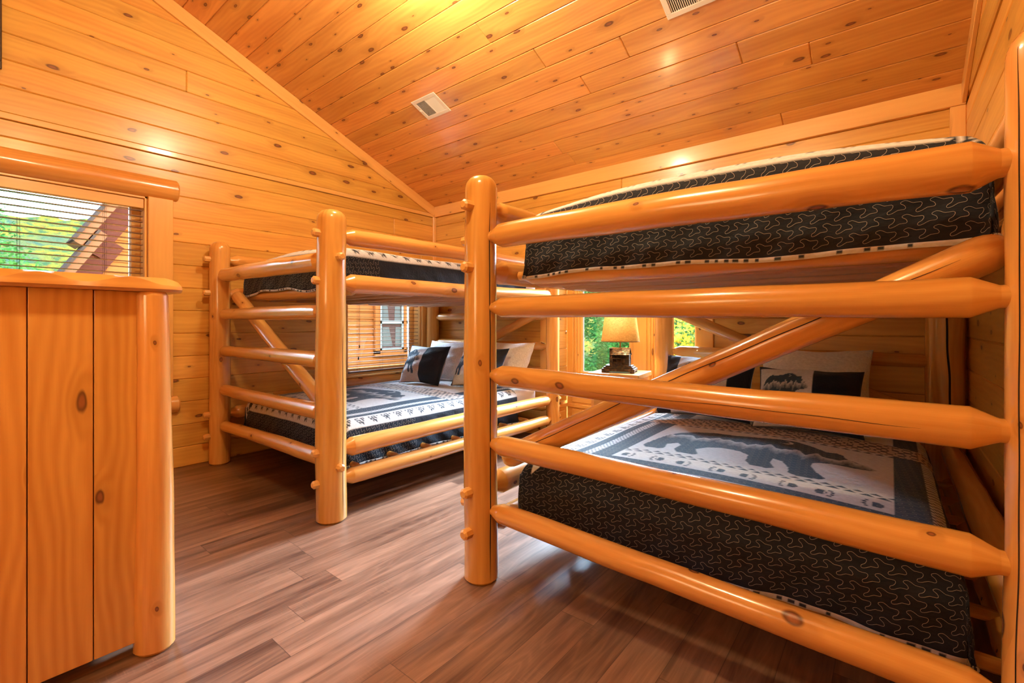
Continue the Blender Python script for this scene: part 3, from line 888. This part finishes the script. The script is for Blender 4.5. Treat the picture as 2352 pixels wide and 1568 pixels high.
mattress('white mattress on the lower bunk under the bear quilt, closest bed', NB[0] + .13, NB[1] - .15, 1.775, 3.80, .335, .535)
mattress('white mattress on the upper bunk of the closest bed', NB[0] + .16, NB[1] - .10, 1.79, 3.78, 1.47, 1.675)
mattress('white mattress on the lower bunk of the corner bed, white end showing by the headboard', FB[0] + .14, FB[1] - .13, 1.68, 3.80, .335, .545)
mattress('white mattress bulging out under the upper quilt of the corner bed', FB[0] + .14, FB[1] - .13, 1.675, 3.80, 1.45, 1.675)

quilt('navy quilt with a large walking bear on the lower bunk of the closest bed', near, NB[0] + .115, NB[1] - .122, 1.755, .545, 1.62, .192, .075, .0055, .10, 3, crown=.035)
stitch_len = .1
quilt('dark stitched quilt on the upper bunk of the closest bed', near, NB[0] + .15, NB[1] - .078, 1.765, 1.722, 1.9, .245, .06, .012, .0, 5, crown=.055, bs=.055)
stitch_len = .55
quilt('blue and white bear quilt on the lower bunk of the corner bed', far, FB[0] + .125, FB[1] - .11, 1.66, .555, 1.80, .22, .085, .008, .0, 8, crown=.03, bs=.13, sw=.0006)
stitch_len = .25
quilt('dark quilt on the upper bunk of the corner bed', far, FB[0] + .125, FB[1] - .115, 1.655, 1.690, 1.95, .19, .06, .012, .0, 11, crown=.05, hemwave=.012, bs=.055, sw=.0005)

def pillow(name, label, cat, c, w, h, th, tilt, rz, pat, group, seed, res=90):
    """a stuffed pillow standing on its long edge, leaning back by tilt"""
    rg = np.random.RandomState(seed); ph = rg.rand(6) * 6.28
    u = np.linspace(-1, 1, res); v = np.linspace(-1, 1, int(res * .8))
    U, V = np.meshgrid(u, v, indexing='ij')
    t = th / 2 * 1.25 * np.clip(1 - np.abs(U) ** 2.2, 0, 1) ** .62 * np.clip(1 - np.abs(V) ** 2.0, 0, 1) ** .62
    pin = 1 - .075 * np.cos(V * PI / 2) ** 1 * np.abs(U) ** 2
    pin2 = 1 - .11 * np.cos(U * PI / 2) * np.abs(V) ** 2
    X = U * w / 2 * pin; Z = V * h / 2 * pin2
    wr = .004 * np.sin(7 * U + 3 * V + ph[0]) + .003 * np.sin(13 * V - 5 * U + ph[1])
    vs = []; cs = []
    for sgn in (-1, 1):
        Y = sgn * (t + wr * (t > .001))
        vs.append(np.stack([X, Y, Z + h / 2 * .93], -1).reshape(-1, 3))
        cs.append(pat(U, V, sgn).reshape(-1, 3))
    na, nb = U.shape; idx = np.arange(na * nb).reshape(na, nb)
    F1 = np.stack([idx[:-1, :-1], idx[1:, :-1], idx[1:, 1:], idx[:-1, 1:]], -1).reshape(-1, 4)
    F2 = F1[:, ::-1] + na * nb
    me = bpy.data.meshes.new(name)
    me.from_pydata(np.concatenate(vs).tolist(), [], np.concatenate([F1, F2]).tolist())
    ca = me.color_attributes.new('Col', 'FLOAT_COLOR', 'POINT'); C = np.concatenate(cs)
    ca.data.foreach_set('color', np.concatenate([C, np.ones((len(C), 1))], 1).astype(np.float32).ravel())
    bm = bmesh.new(); bm.from_mesh(me); bmesh.ops.remove_doubles(bm, verts=bm.verts, dist=.0004); bmesh.ops.recalc_face_normals(bm, faces=bm.faces); bm.to_mesh(me); bm.free()
    me.polygons.foreach_set('use_smooth', [True] * len(me.polygons)); me.materials.append(M['fabric'])
    o = bpy.data.objects.new(name, me); COL.objects.link(o)
    o.location = c; o.rotation_euler = (-tilt, 0, rz)
    return tag(o, label, cat, group)
WHITE = np.array((.82, .82, .84))
def p_white(U, V, s):
    c = np.empty(U.shape + (3,)); c[:] = WHITE; return c
def p_sham(l, r, top=.93):
    def f(U, V, s):
        c = np.empty(U.shape + (3,)); c[:] = BLACK * 1.2
        if s < 0:
            on = (U > l) & (U < r) & (V < top); c[on] = LIGHT
            u = (U - l - .06) / (r - l - .14); v = (V + .62) / 1.25
            c = bear_col(c, u, v, on)
        else: c[:] = TAN * .9
        ed = (np.abs(U) > .985) | (np.abs(V) > .985); c[ed] = INK
        return c
    return f
d = math.radians
g1 = 'printed bear pillows'; g2 = 'white sleeping pillows'
pillow('bear_pillow', 'bear print pillow, wholly in view, standing nearest the window blind', 'pillow', (-3.66, 3.01, .598), .52, .43, .18, d(28), d(9), p_sham(-1.1, .12), g1, 1)
pillow('bear_pillow', 'bear print pillow half hidden behind the post of the closest bed', 'pillow', (-3.06, 3.17, .598), .56, .43, .18, d(30), d(4), p_sham(-.92, .35), g1, 2)
pillow('white_pillow', 'white pillow behind the bear pillow beside the window', 'pillow', (-3.72, 3.37, .598), .66, .46, .22, d(26), d(4), p_white, g2, 3)
pillow('white_pillow', 'white pillow with its corner sticking up by the nightstand end of the corner bed', 'pillow', (-3.04, 3.50, .592), .64, .48, .22, d(27), d(-3), p_white, g2, 4)
pillow('bear_pillow', 'bear print pillow behind the diagonal brace, black corner beside the lamp', 'pillow', (-.945, 3.07, .602), .58, .47, .19, d(36), d(3), p_sham(-.62, .52), g1, 5)
pillow('bear_pillow', 'bear print pillow with plain black half in front of the white pillow', 'pillow', (-.375, 3.07, .592), .54, .44, .18, d(40), d(2), p_sham(-.96, .12, .88), g1, 6)
pillow('white_pillow', 'white pillow propped behind the black bear pillow on the closest bed', 'pillow', (-.385, 3.46, .585), .62, .50, .23, d(22), d(2), p_white, g2, 7)
pillow('white_pillow', 'white pillow mostly hidden behind the bear pillow by the lamp', 'pillow', (-1.02, 3.48, .585), .58, .42, .22, d(28), d(2), p_white, g2, 8)

# ------------------------------------------------------------------ nightstand and lamp
ns = empty('nightstand', (-1.823, 3.726, 0), d(8.5))
tag(ns, 'pale wooden nightstand standing between the beds below the bay window', 'nightstand')
mb = MB(); mb.box(-.218, .218, -.213, .213, .735, .775, ax=0); mb.build('top', M['nightstand_wood'], ns, bevel=.006, seg=2)
mb = MB(); mb.box(-.195, .195, -.19, .19, .08, .735, ax=2); mb.build('body', M['nightstand_wood'], ns, bevel=.004)
for z0, z1 in ((.48, .70), (.24, .45)):
    mb = MB(); mb.box(-.165, .165, -.205, -.19, z0, z1, ax=0); dr = mb.build('drawer', M['nightstand_wood'], ns, bevel=.005)
    mb = MB(); mb.cyl((0, -.203, (z0 + z1) / 2), (0, -.222, (z0 + z1) / 2), .008, n=12); mb.cyl((0, -.22, (z0 + z1) / 2), (0, -.238, (z0 + z1) / 2), .014, .012, n=16); mb.build('knob', M['log_end'], dr, smooth=True)
for sx in (-1, 1):
    for sy in (-1, 1):
        mb = MB(); mb.box(sx * .195 - sx * .05, sx * .195, sy * .19 - sy * .05, sy * .19, 0, .08, ax=2); mb.build('leg', M['nightstand_wood'], ns)

lp = empty('table_lamp', (-1.815, 3.70, .7755), d(16))
tag(lp, 'table lamp with a bronze log cabin base and tan linen shade on the nightstand', 'lamp')
mb = MB()
for q, (wx, wy, z0, z1) in enumerate(((.138, .095, .012, .034), (.124, .082, .034, .048), (.110, .070, .048, .060))): mb.box(-wx, wx, -wy, wy, z0, z1)
for sx in (-1, 1):
    for sy in (-1, 1): mb.box(sx * .138 - sx * .035, sx * .138, sy * .095 - sy * .03, sy * .095, 0, .013)
mb.build('base', M['bronze'], lp, bevel=.002)
mb = MB()
for k in range(9):
    z = .064 + k * .0105
    for y in (-.045, .055):
        mb.cyl((-.062, y, z), (.088, y, z), .0056, n=8)
    for x in (-.055, .08): mb.cyl((x, -.055, z), (x, .065, z), .0056, n=8)
mb.box(-.05, .078, -.042, .052, .06, .155)
mb.prism([(-.05, .155), (.06, .155), (.005, .205)], -.058, .082)
mb.build('log_cabin', M['bronze'], lp, smooth=True, sharp=40)
mb = MB()   # shingled roof, two slopes with butted rows
for s in (-1, 1):
    for k in range(5):
        f0, f1 = k / 5, (k + 1) / 5
        y0, z0 = .005 + s * .075 * (1 - f0), .148 + .062 * f0; y1, z1 = .005 + s * .075 * (1 - f1), .148 + .062 * f1
        for j in range(7):
            x0 = -.068 + j * .0228
            o_ = R.uniform(0, .003)
            mb.add([(x0, y0, z0 + .004 + o_), (x0 + .0215, y0, z0 + .004 + o_), (x0 + .0215, y1, z1 + .001), (x0, y1, z1 + .001), (x0, y0, z0 - .003), (x0 + .0215, y0, z0 - .003), (x0 + .0215, y1, z1 - .006), (x0, y1, z1 - .006)],
                   [(0, 1, 2, 3), (4, 7, 6, 5), (0, 4, 5, 1), (1, 5, 6, 2), (2, 6, 7, 3), (3, 7, 4, 0)])
mb.box(-.066, .03, -.085, -.046, .118, .122)
mb.build('roof', M['bronze'], lp)
mb = MB(); mb.box(-.075, -.052, -.062, -.038, .06, .20); mb.box(-.079, -.048, -.066, -.034, .20, .207); mb.build('chimney', M['bronze'], lp, bevel=.001)
mb = MB()
for x in (-.045, -.01, .03): mb.cyl((x, -.08, .06), (x, -.08, .12), .004, n=8)
for k in range(9): mb.cyl((-.045 + k * .0094, -.08, .062), (-.045 + k * .0094, -.08, .082), .002, n=6)
mb.cyl((-.045, -.08, .084), (.03, -.08, .084), .003, n=6)
mb.build('porch', M['bronze'], lp, smooth=True)
mb = MB(); mb.box(-.03, -.012, -.0465, -.043, .065, .112); mb.box(.005, .026, -.0465, -.043, .08, .11); mb.build('doorway', M['dark'], lp)
mb = MB(); mb.cyl((.005, .005, .19), (.005, .005, .30), .006, n=10); mb.cyl((.005, .005, .30), (.005, .005, .345), .017, n=12); mb.build('stem', M['brass'], lp, smooth=True)
mb = MB(); N = 48; vs = []; zz = [.262, .266, .52, .524]; rr = [.160, .162, .128, .127]
for z, r in zip(zz, rr): vs += [(.005 + r * math.cos(2 * PI * k / N), .005 + r * math.sin(2 * PI * k / N), z) for k in range(N)]
fs = [(i * N + k, i * N + (k + 1) % N, (i + 1) * N + (k + 1) % N, (i + 1) * N + k) for i in range(3) for k in range(N)]
mb.add(vs, fs); sh = mb.build('lamp_shade', M['linen'], lp, smooth=True)
plain('rim_trim', (.30, .17, .07), .8)
for z, r in ((.2655, .1635), (.519, .1295)):
    mb = MB(); mb.cyl((.005, .005, z - .004), (.005, .005, z + .004), r, n=48)
    bm_ = mb.build('shade_rim', M['rim_trim'], sh)
    bm = bmesh.new(); bm.from_mesh(bm_.data)
    bmesh.ops.delete(bm, geom=[f for f in bm.faces if len(f.verts) > 4], context='FACES'); bm.to_mesh(bm_.data); bm.free()

# ------------------------------------------------------------------ dresser in the foreground
dx1 = -2.10
dr = empty('dresser', (-2.6, .26, 0)); inv = dr.location.copy()
tag(dr, 'tall log dresser with a wavy edged top standing in front of the gable wall window', 'dresser')
def fin(o): o.location = -inv; return o
ys = [-.02, .012, .169, .326, .46]
for k in range(4):
    mb = MB(); mb.box(dx1 - .022, dx1, ys[k] + .0016, ys[k + 1] - .0016, .052, 1.312, ax=2, rnd=(.5, .62, .45, .25)[k]); fin(mb.build('side_plank', M['dresser_wood'], dr, bevel=.0022))
mb = MB(); mb.box(-3.10, dx1 - .024, -.02, .475, .055, 1.312, ax=2, rnd=.3); fin(mb.build('carcass', M['dresser_wood'], dr))
mb = MB(); log(mb, (dx1 - .012, .497, 0.0), (dx1 + .002, .487, 1.312), .062, .046, ends=('flat', 'flat'), seam=(-1, 0, 0), wob=.035, bend=.012); fin(mb.build('corner_post', M['log_wood'], dr, smooth=True))
mb = MB(); log(mb, (-3.09, .487, 0), (-3.09, .487, 1.312), .058, .05, ends=('flat', 'flat'), wob=.03); fin(mb.build('corner_post', M['log_wood'], dr, smooth=True))
for x in (-3.07, -2.16):
    mb = MB(); mb.box(x - .04, x + .04, -.01, .07, 0, .06, ax=2); fin(mb.build('foot', M['dresser_wood'], dr))
for k in range(5):
    z0 = .10 + k * .238
    mb = MB(); mb.box(-3.02, -2.17, .475, .495, z0, z0 + .222, ax=0); dw = fin(mb.build('drawer', M['dresser_wood'], dr, bevel=.006))
    for x in (-2.85, -2.35):
        mb = MB(); mb.cyl((x, .495, z0 + .11), (x, .52, z0 + .11), .01, n=10); mb.cyl((x, .518, z0 + .11), (x, .54, z0 + .11), .02, .015, n=14); mb.build('knob', M['log_end'], dw, smooth=True)
# slab top with a carved, scalloped edge
mb = MB(); N = 90; z0, z1 = 1.312, 1.368
def wavy(y): return .5 + .5 * math.sin(y * 32 + 1.2 + .6 * math.sin(9 * y)) * .95
prof = []
vs = []; y0, y1 = -.06, .575
for i in range(N + 1):
    y = y0 + (y1 - y0) * i / N
    w = wavy(y); endr = min(1, (y1 - y) / .05, (y - y0) / .03)
    ex = dx1 + .055 - .03 * (1 - max(0, endr)) ** 2
    zt = z0 + (z1 - z0) * (.50 + .44 * w) * (1 if endr > .99 else .62 + .38 * endr)
    vs += [(-3.18, y, z0), (ex - .012, y, z0), (ex, y, z0 + .010), (ex - .006, y, zt - .004), (ex - .05, y, z1 - .002 - .012 * (1 - max(0, endr))), (-3.18, y, z1 - .002)]
q = 6; fs = []; us = []
for i in range(N):
    for k in range(q):
        k2 = (k + 1) % q; f = (i * q + k, i * q + k2, (i + 1) * q + k2, (i + 1) * q + k); fs.append(f)
        us.append([(vs[j][1] + 20, vs[j][2] * 1.0 + vs[j][0] * .4) for j in f])
fs += [tuple(range(q - 1, -1, -1)), tuple(N * q + k for k in range(q))]; us += [[(vs[j][0], vs[j][2]) for j in f] for f in fs[-2:]]
mb.add(vs, fs, us, .35); fin(mb.build('slab_top', M['dresser_wood'], dr, smooth=True, sharp=25))

# framed dark panel on the gable wall, only its edge in view
pf = empty('picture_frame', (XA + .014, -.10, 2.87)); tag(pf, 'dark wooden picture frame hung high on the gable wall', 'picture frame')
mb = MB()
for a in ((-.35, .35, 0, .05), (-.35, .35, .60, .65), (-.35, -.30, .05, .60), (.30, .35, .05, .60)):
    mb.box(0, .025, a[0], a[1], a[2], a[3], ax=1)
mb.build('frame', M['dark_frame'], pf, bevel=.003)
mb = MB(); mb.box(.003, .01, -.30, .30, .05, .60); mb.build('print', plain('print_paper', (.25, .17, .09), .6), pf)

# ------------------------------------------------------------------ ceiling registers
def register(label, x, s, lx, ls, slats):
    """lx along the boards, ls down the slope"""
    T = slope_T(1)
    o = empty('ceiling_vent', T @ Vector((x, s, 0))); o.rotation_euler = (Matrix.Rotation(PI - AL, 3, 'X')).to_euler()
    tag(o, label, 'vent', 'ceiling vents')
    mb = MB(); fr = .035
    mb.box(-lx, lx, -ls, -ls + fr, 0, .007); mb.box(-lx, lx, ls - fr, ls, 0, .007); mb.box(-lx, -lx + fr, -ls + fr, ls - fr, 0, .007); mb.box(lx - fr, lx, -ls + fr, ls - fr, 0, .007); mb.box(-.006, .006, -ls + fr, ls - fr, 0, .007)
    mb.build('frame', M['white_metal'], o, bevel=.002)
    mb = MB(); mb.box(-lx + fr, lx - fr, -ls + fr, ls - fr, -.004, .0005); mb.build('duct_opening', M['vent_dark'], o)
    mb = MB()
    for h in (0, 1):
        a, b = (-lx + fr, -.006) if h == 0 else (.006, lx - fr)
        for k in range(slats):
            xx = a + (b - a) * (k + .5) / slats
            mb.box(-.0035, .0035, -ls + fr, ls - fr, -.0006, .0006, T=Matrix.Translation((xx, 0, .0035)) @ Matrix.Rotation(d(35 if h else -35), 4, 'Y'))
    mb.build('louver', M['white_metal'], o)
    mb = MB(); mb.box(-lx + .01, -lx + .026, -.008, .008, .006, .014); mb.build('lever', M['white_metal'], o, bevel=.002)
    return o

def unproj(px, py):
    """point where the photo's pixel ray meets the sloped ceiling (used once to lay out the vents)"""
    k = (px - 1176) / 1067; h = (741 - py) / 1067
    c, s = math.cos(YAW), math.sin(YAW)
    y = c + s * k; x = c * k - s
    dd = (ZE + SL * YB - 1.2) / (h + SL * y)
    return x * dd, (YB - y * dd) / math.cos(AL)
ax_, as_ = unproj(990, 244); register('small white ceiling vent above the bed in the corner', ax_, as_, .155, .115, 11)
bx_, bs_ = unproj(1590, -42); register('large white ceiling vent above the bunk by the side wall', bx_, bs_, .20, .165, 13)

# ------------------------------------------------------------------ ceiling fan and flush light (above the frame, they light the room)
fan = empty('ceiling_fan', (-1.05, .55, 0)); tag(fan, 'ceiling fan with wooden blades hanging from the ridge', 'ceiling fan')
mb = MB(); mb.cyl((0, 0, 3.42), (0, 0, 4.0), .014, n=12); mb.build('rod', M['bronze'], fan, smooth=True)
mb = MB(); mb.cyl((0, 0, 3.30), (0, 0, 3.42), .11, .09, n=24); mb.build('motor', M['bronze'], fan, smooth=True)
for k in range(5):
    T = Matrix.Rotation(2 * PI * k / 5 + .62, 4, 'Z') @ Matrix.Translation((0, 0, 3.34)) @ Matrix.Rotation(d(12), 4, 'X')
    mb = MB(); mb.box(.12, .62, -.075, .075, -.004, .004, T=T); mb.build('blade', M['dark_frame'], fan, bevel=.003)

# ------------------------------------------------------------------ outdoors
mb = MB(); mb.box(-60, 40, -40, 60, -3.2, -3.0); mb.build('ground', plain('grass_ground', (.07, .13, .04), 1, spec=0), kind='structure')
def hillside():
    n = 90; rg = np.random.RandomState(2)
    th = np.linspace(-.75, 2.6, n); rr = np.linspace(0, 1, 50)
    TH, RR = np.meshgrid(th, rr, indexing='ij')
    rad = 24 + 46 * RR
    ang = PI - TH * .8 + .35
    bump = sum(rg.rand() * np.sin(TH * f + rg.rand() * 6) for f in (2.1, 4.3, 7.9, 13)) * 1.0
    fine = rg.rand(*TH.shape) * .9
    Z = -3 + (15.0 + bump) * RR ** 1.05 + fine * (RR > 0)
    P = np.stack([rad * np.cos(ang), rad * np.sin(ang), Z], -1).reshape(-1, 3)
    idx = np.arange(TH.size).reshape(TH.shape)
    F = np.stack([idx[:-1, :-1], idx[1:, :-1], idx[1:, 1:], idx[:-1, 1:]], -1).reshape(-1, 4)
    me = bpy.data.meshes.new('hillside'); me.from_pydata(P.tolist(), [], F.tolist()); me.materials.append(M['hill'])
    o = bpy.data.objects.new('hillside', me); COL.objects.link(o); o['kind'] = 'structure'
hillside()

def tree(label, c, rad, zb, n, size, mat, group, seed, squash=(1, 1, 1)):
    rg = random.Random(seed)
    root = empty('leafy_tree', (c[0], c[1], zb)); tag(root, label, 'tree', group)
    mb = MB(); log(mb, (0, 0, 0), (.1, .05, c[2] - zb + rad * .5), .14, .05, ends=('flat', 'flat')); mb.build('trunk', M['bark'], root, smooth=True)
    mb = MB()
    blobs = [(Vector((rg.gauss(0, .45), rg.gauss(0, .45), rg.gauss(0, .45))), rg.uniform(.25, .5)) for _ in range(26)]
    for i in range(n):
        b, br = rg.choice(blobs)
        v = Vector((rg.gauss(0, 1), rg.gauss(0, 1), rg.gauss(0, 1))).normalized() * br * rg.uniform(.55, 1.05)
        p = b + v; p = Vector((p.x * rad * squash[0], p.y * rad * squash[1], p.z * rad * squash[2] + c[2] - zb))
        a = Vector((rg.gauss(0, 1), rg.gauss(0, 1), rg.gauss(0, .5))).normalized(); q = a.orthogonal().normalized()
        q = (q * math.cos(i) + a.cross(q) * math.sin(i)); s = size * rg.uniform(.6, 1.3)
        mb.add([p - a * s, p - q * s * .5 + a * s * .1, p + a * s, p + q * s * .5 + a * s * .1], [(0, 1, 2, 3)], None, rg.random())
    mb.build('foliage', M[mat], root)
g = 'trees outside the windows'
tree('bright green tree close outside the gable wall window', (-7.6, -.1, 1.2), 1.0, -3, 26000, .027, 'leaf_green', g, 1, (1, 1, 1.5))
tree('yellow autumn tree beyond the green tree outside the gable wall window', (-13.5, 1.6, -.8), 1.9, -3, 9000, .075, 'leaf_autumn', g, 2)
tree('tall green tree outside the bay window, behind the lamp', (-3.85, 9.0, .5), 1.55, -3, 22000, .050, 'leaf_green', g, 3, (.85, .8, 1.3))
tree('green tree outside the bay window, low behind the nightstand', (-6.9, 13.6, .2), 2.1, -3, 14000, .065, 'leaf_green', g, 4, (1, .8, 1))
tree('yellow leaved tree outside the bay window, next to the orange house', (-1.95, 7.1, .6), .74, -3, 9000, .042, 'leaf_autumn', g, 5, (.75, .8, 2.0))

def lap_wall(mb, x, y0, y1, z0, z1, top=None):
    z = z0
    while z < z1:
        a, b = y0, y1
        if top:
            a = max(y0, top(z)); 
            if a >= y1 - .05: break
        mb.add([(x, a, z), (x, b, z), (x - .03, b, z + .17), (x - .03, a, z + .17), (x - .04, a, z), (x - .04, b, z), (x - .045, b, z + .17), (x - .045, a, z + .17)],
               [(0, 1, 2, 3), (4, 5, 1, 0), (7, 6, 5, 4), (0, 3, 7, 4), (1, 5, 6, 2)], None, R.random()); z += .165
cab = empty('cabin_house', (-9, 6, -3)); tag(cab, 'orange sided house with steep brown roof edges outside the gable wall', 'house'); inv2 = cab.location.copy()
def fin2(o): o.location = -inv2; return o
def rooftop(z): return .95 + max(0, z - 1.5) * .52
mb = MB(); lap_wall(mb, -9, 1.0, 11.0, -3, 3.5, rooftop); mb.box(-9.4, -9.05, 1.3, 11, -3, 1.5); fin2(mb.build('wall', M['siding'], cab))
for (ya, za, yb, zb_, xo_) in ((.80, 1.30, 1.52, 2.46, 0), (1.24, 2.28, 2.1, 3.66, .04)):
    mb = MB(); dy, dz = yb - ya, zb_ - za; L_ = math.hypot(dy, dz); ny, nz = -dz / L_, dy / L_
    mb.prism([(ya, za), (yb, zb_), (yb + ny * .10, zb_ + nz * .10), (ya + ny * .10, za + nz * .10)], -9.3, -8.75)
    rf = fin2(mb.build('roof_edge', M['fascia'], cab))
    mb = MB(); mb.prism([(ya + ny * .10, za + nz * .10), (yb + ny * .10, zb_ + nz * .10), (yb + ny * .13, zb_ + nz * .13), (ya + ny * .13, za + nz * .13)], -9.3, -8.72); mb.build('shingles', M['shingle'], rf)
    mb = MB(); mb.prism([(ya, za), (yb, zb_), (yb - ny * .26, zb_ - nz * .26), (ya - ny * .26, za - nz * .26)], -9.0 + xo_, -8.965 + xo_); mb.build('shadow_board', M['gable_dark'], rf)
mb = MB(); wy0, wy1, wz0, wz1 = 6.27, 7.62, .58, 1.95
mid = (wy0 + wy1) / 2
for a, b in ((wy0 - .02, mid - .04), (mid + .04, wy1 + .02)):
    mb.box(-8.93, -8.99, a, a + .05, wz0, wz1); mb.box(-8.93, -8.99, b - .05, b, wz0, wz1); mb.box(-8.93, -8.99, a, b, wz0, wz0 + .05); mb.box(-8.93, -8.99, a, b, wz1 - .05, wz1); mb.box(-8.93, -8.99, a, b, 1.18, 1.25)
wn = fin2(mb.build('window', M['far_vinyl'], cab))
mb = MB(); mb.box(-8.97, -8.985, wy0, wy1, wz0, wz1); mb.build('pane', plain('far_pane', (.07, .035, .03), .5, spec=.05), wn)
mb = MB()
for a, b in ((wy0 + .03, wy0 + .24), (mid - .28, mid - .08)): mb.prism([(a, 1.25), (b, 1.25), (b - .06, 1.75), (a + .02, 1.75)], -8.969, -8.962); mb.prism([(a + .02, .66), (b + .1, .66), (b, 1.1), (a + .03, 1.1)], -8.969, -8.962)
mb.build('curtain', M['curtain'], wn)
mb = MB()
for a, b, z0, z1 in ((wy0 - .15, wy0 - .02, .5, 2.05), (wy1 + .02, wy1 + .15, .5, 2.05), (mid - .04, mid + .04, .5, 2.05), (wy0 - .15, wy1 + .15, .44, .57), (5.2, 5.34, -3, 3.5)): mb.box(-8.92, -8.99, a, b, z0, z1)
fin2(mb.build('corner_board', M['siding'], cab))

# a second house beyond the bay window
hb = empty('cabin_house', (-.3, 11, -3)); tag(hb, 'orange wooden house with a white window beyond the bay window', 'house'); inv3 = hb.location.copy()
mb = MB()
z = -3
while z < 2.6: mb.box(-2.1, 6, 10.98, 11.02 + .02, z, z + .16); z += .165
o = mb.build('wall', M['siding'], hb); o.location = -inv3
mb = MB(); mb.box(-1.93, -1.22, 10.93, 10.975, .55, .63); mb.box(-1.93, -1.85, 10.93, 10.975, .6, 2.4); mb.box(-1.30, -1.22, 10.93, 10.975, .6, 2.4); mb.box(-1.93, -1.22, 10.93, 10.975, 2.3, 2.4); mb.box(-1.85, -1.3, 10.94, 10.97, 1.42, 1.48); mb.box(-1.59, -1.56, 10.945, 10.97, .6, 2.4)
wn = mb.build('window', M['far_vinyl'], hb); wn.location = -inv3
mb = MB(); mb.box(-1.86, -1.29, 10.955, 10.978, .62, 2.35); mb.build('pane', plain('far_pane_cool', (.10, .13, .13), .1), wn)

# ------------------------------------------------------------------ light
def point(name, loc, power, color, r):
    l = bpy.data.lights.new(name, 'POINT'); l.energy = power; l.color = color; l.shadow_soft_size = r
    o = bpy.data.objects.new(name, l); COL.objects.link(o); o.location = loc; return o
WARM = (1.0, .86, .60)
point('flush_lamp', (-2.2, 1.68, 3.30), 105, WARM, .10)
point('fan_lamp', (-1.0, .55, 3.18), 130, (1.0, .75, .38), .10)
point('fill_light', (-1.3, -1.7, 1.55), 48, (1.0, .72, .38), .35)  # added warm fill behind the camera, brightens the lower bunks and foot rails
o = point('lamp_bulb', (-1.81, 3.705, 1.19), 18, (1, .66, .32), .03)

def portal(name, loc, rot, sx, sy):
    l = bpy.data.lights.new(name, 'AREA'); l.shape = 'RECTANGLE'; l.size = sx; l.size_y = sy; l.cycles.is_portal = True
    o = bpy.data.objects.new(name, l); COL.objects.link(o); o.location = loc; o.rotation_euler = rot
portal('daylight_portal', (XA - .18, (W1[0] + W1[1]) / 2, 1.4), (0, -PI / 2, 0), 1.6, 1.6)
portal('daylight_portal', (XA - .18, (W2[0] + W2[1]) / 2, 1.26), (0, -PI / 2, 0), 1.32, 1.05)
portal('daylight_portal', ((BX0 + BX1) / 2, BYB + .15, 1.38), (-PI / 2, 0, 0), 1.48, 1.55)

def daylight(name, loc, aim, sx, sy, power):
    l = bpy.data.lights.new(name, 'AREA'); l.shape = 'RECTANGLE'; l.size = sx; l.size_y = sy; l.energy = power; l.color = (.58, .80, 1.0)
    o = bpy.data.objects.new(name, l); COL.objects.link(o); o.location = loc
    o.rotation_euler = (Vector(aim) - Vector(loc)).to_track_quat('-Z', 'Y').to_euler(); return o
daylight('bay_daylight', (-2.4, 6.6, 3.1), (-1.4, 2.6, .5), 2.6, 1.5, 5200)
daylight('corner_daylight', (-7.0, 3.4, 3.2), (-3.4, 2.7, .6), 2.2, 1.4, 4200)
daylight('gable_daylight', (-7.0, .3, 3.5), (-2.5, .6, .3), 2.2, 1.3, 900)

w = bpy.data.worlds.new('sky'); SC.world = w; w.use_nodes = True
nt = w.node_tree; nt.nodes.clear()
out = nt.nodes.new('ShaderNodeOutputWorld'); bg = nt.nodes.new('ShaderNodeBackground')
tc = nt.nodes.new('ShaderNodeTexCoord'); sp = nt.nodes.new('ShaderNodeSeparateXYZ'); nt.links.new(tc.outputs['Generated'], sp.inputs[0])
cr = nt.nodes.new('ShaderNodeValToRGB'); nt.links.new(sp.outputs[2], cr.inputs[0])
cr.color_ramp.elements[0].color = (.74, .88, 1.0, 1); cr.color_ramp.elements[1].color = (.45, .70, 1.0, 1); cr.color_ramp.elements[1].position = .7
nt.links.new(cr.outputs[0], bg.inputs[0]); bg.inputs[1].default_value = 14
nt.links.new(bg.outputs[0], out.inputs[0])

# ------------------------------------------------------------------ camera and view
cam = bpy.data.cameras.new('camera'); co = bpy.data.objects.new('camera', cam); COL.objects.link(co)
co.location = (0, 0, 1.2); co.rotation_euler = (PI / 2, 0, YAW)
cam.sensor_width = 36; cam.lens = 1067 / 2352 * 36; cam.shift_y = -43 / 2352; cam.clip_start = .02
SC.camera = co
SC.view_settings.view_transform = 'Standard'; SC.view_settings.look = 'None'; SC.view_settings.gamma = 1
SC.view_settings.exposure = 0.0
SC.cycles.use_denoising = True
SC.cycles.max_bounces = 8; SC.cycles.diffuse_bounces = 5; SC.cycles.glossy_bounces = 4; SC.cycles.transparent_max_bounces = 8
SC.cycles.sample_clamp_indirect = 8
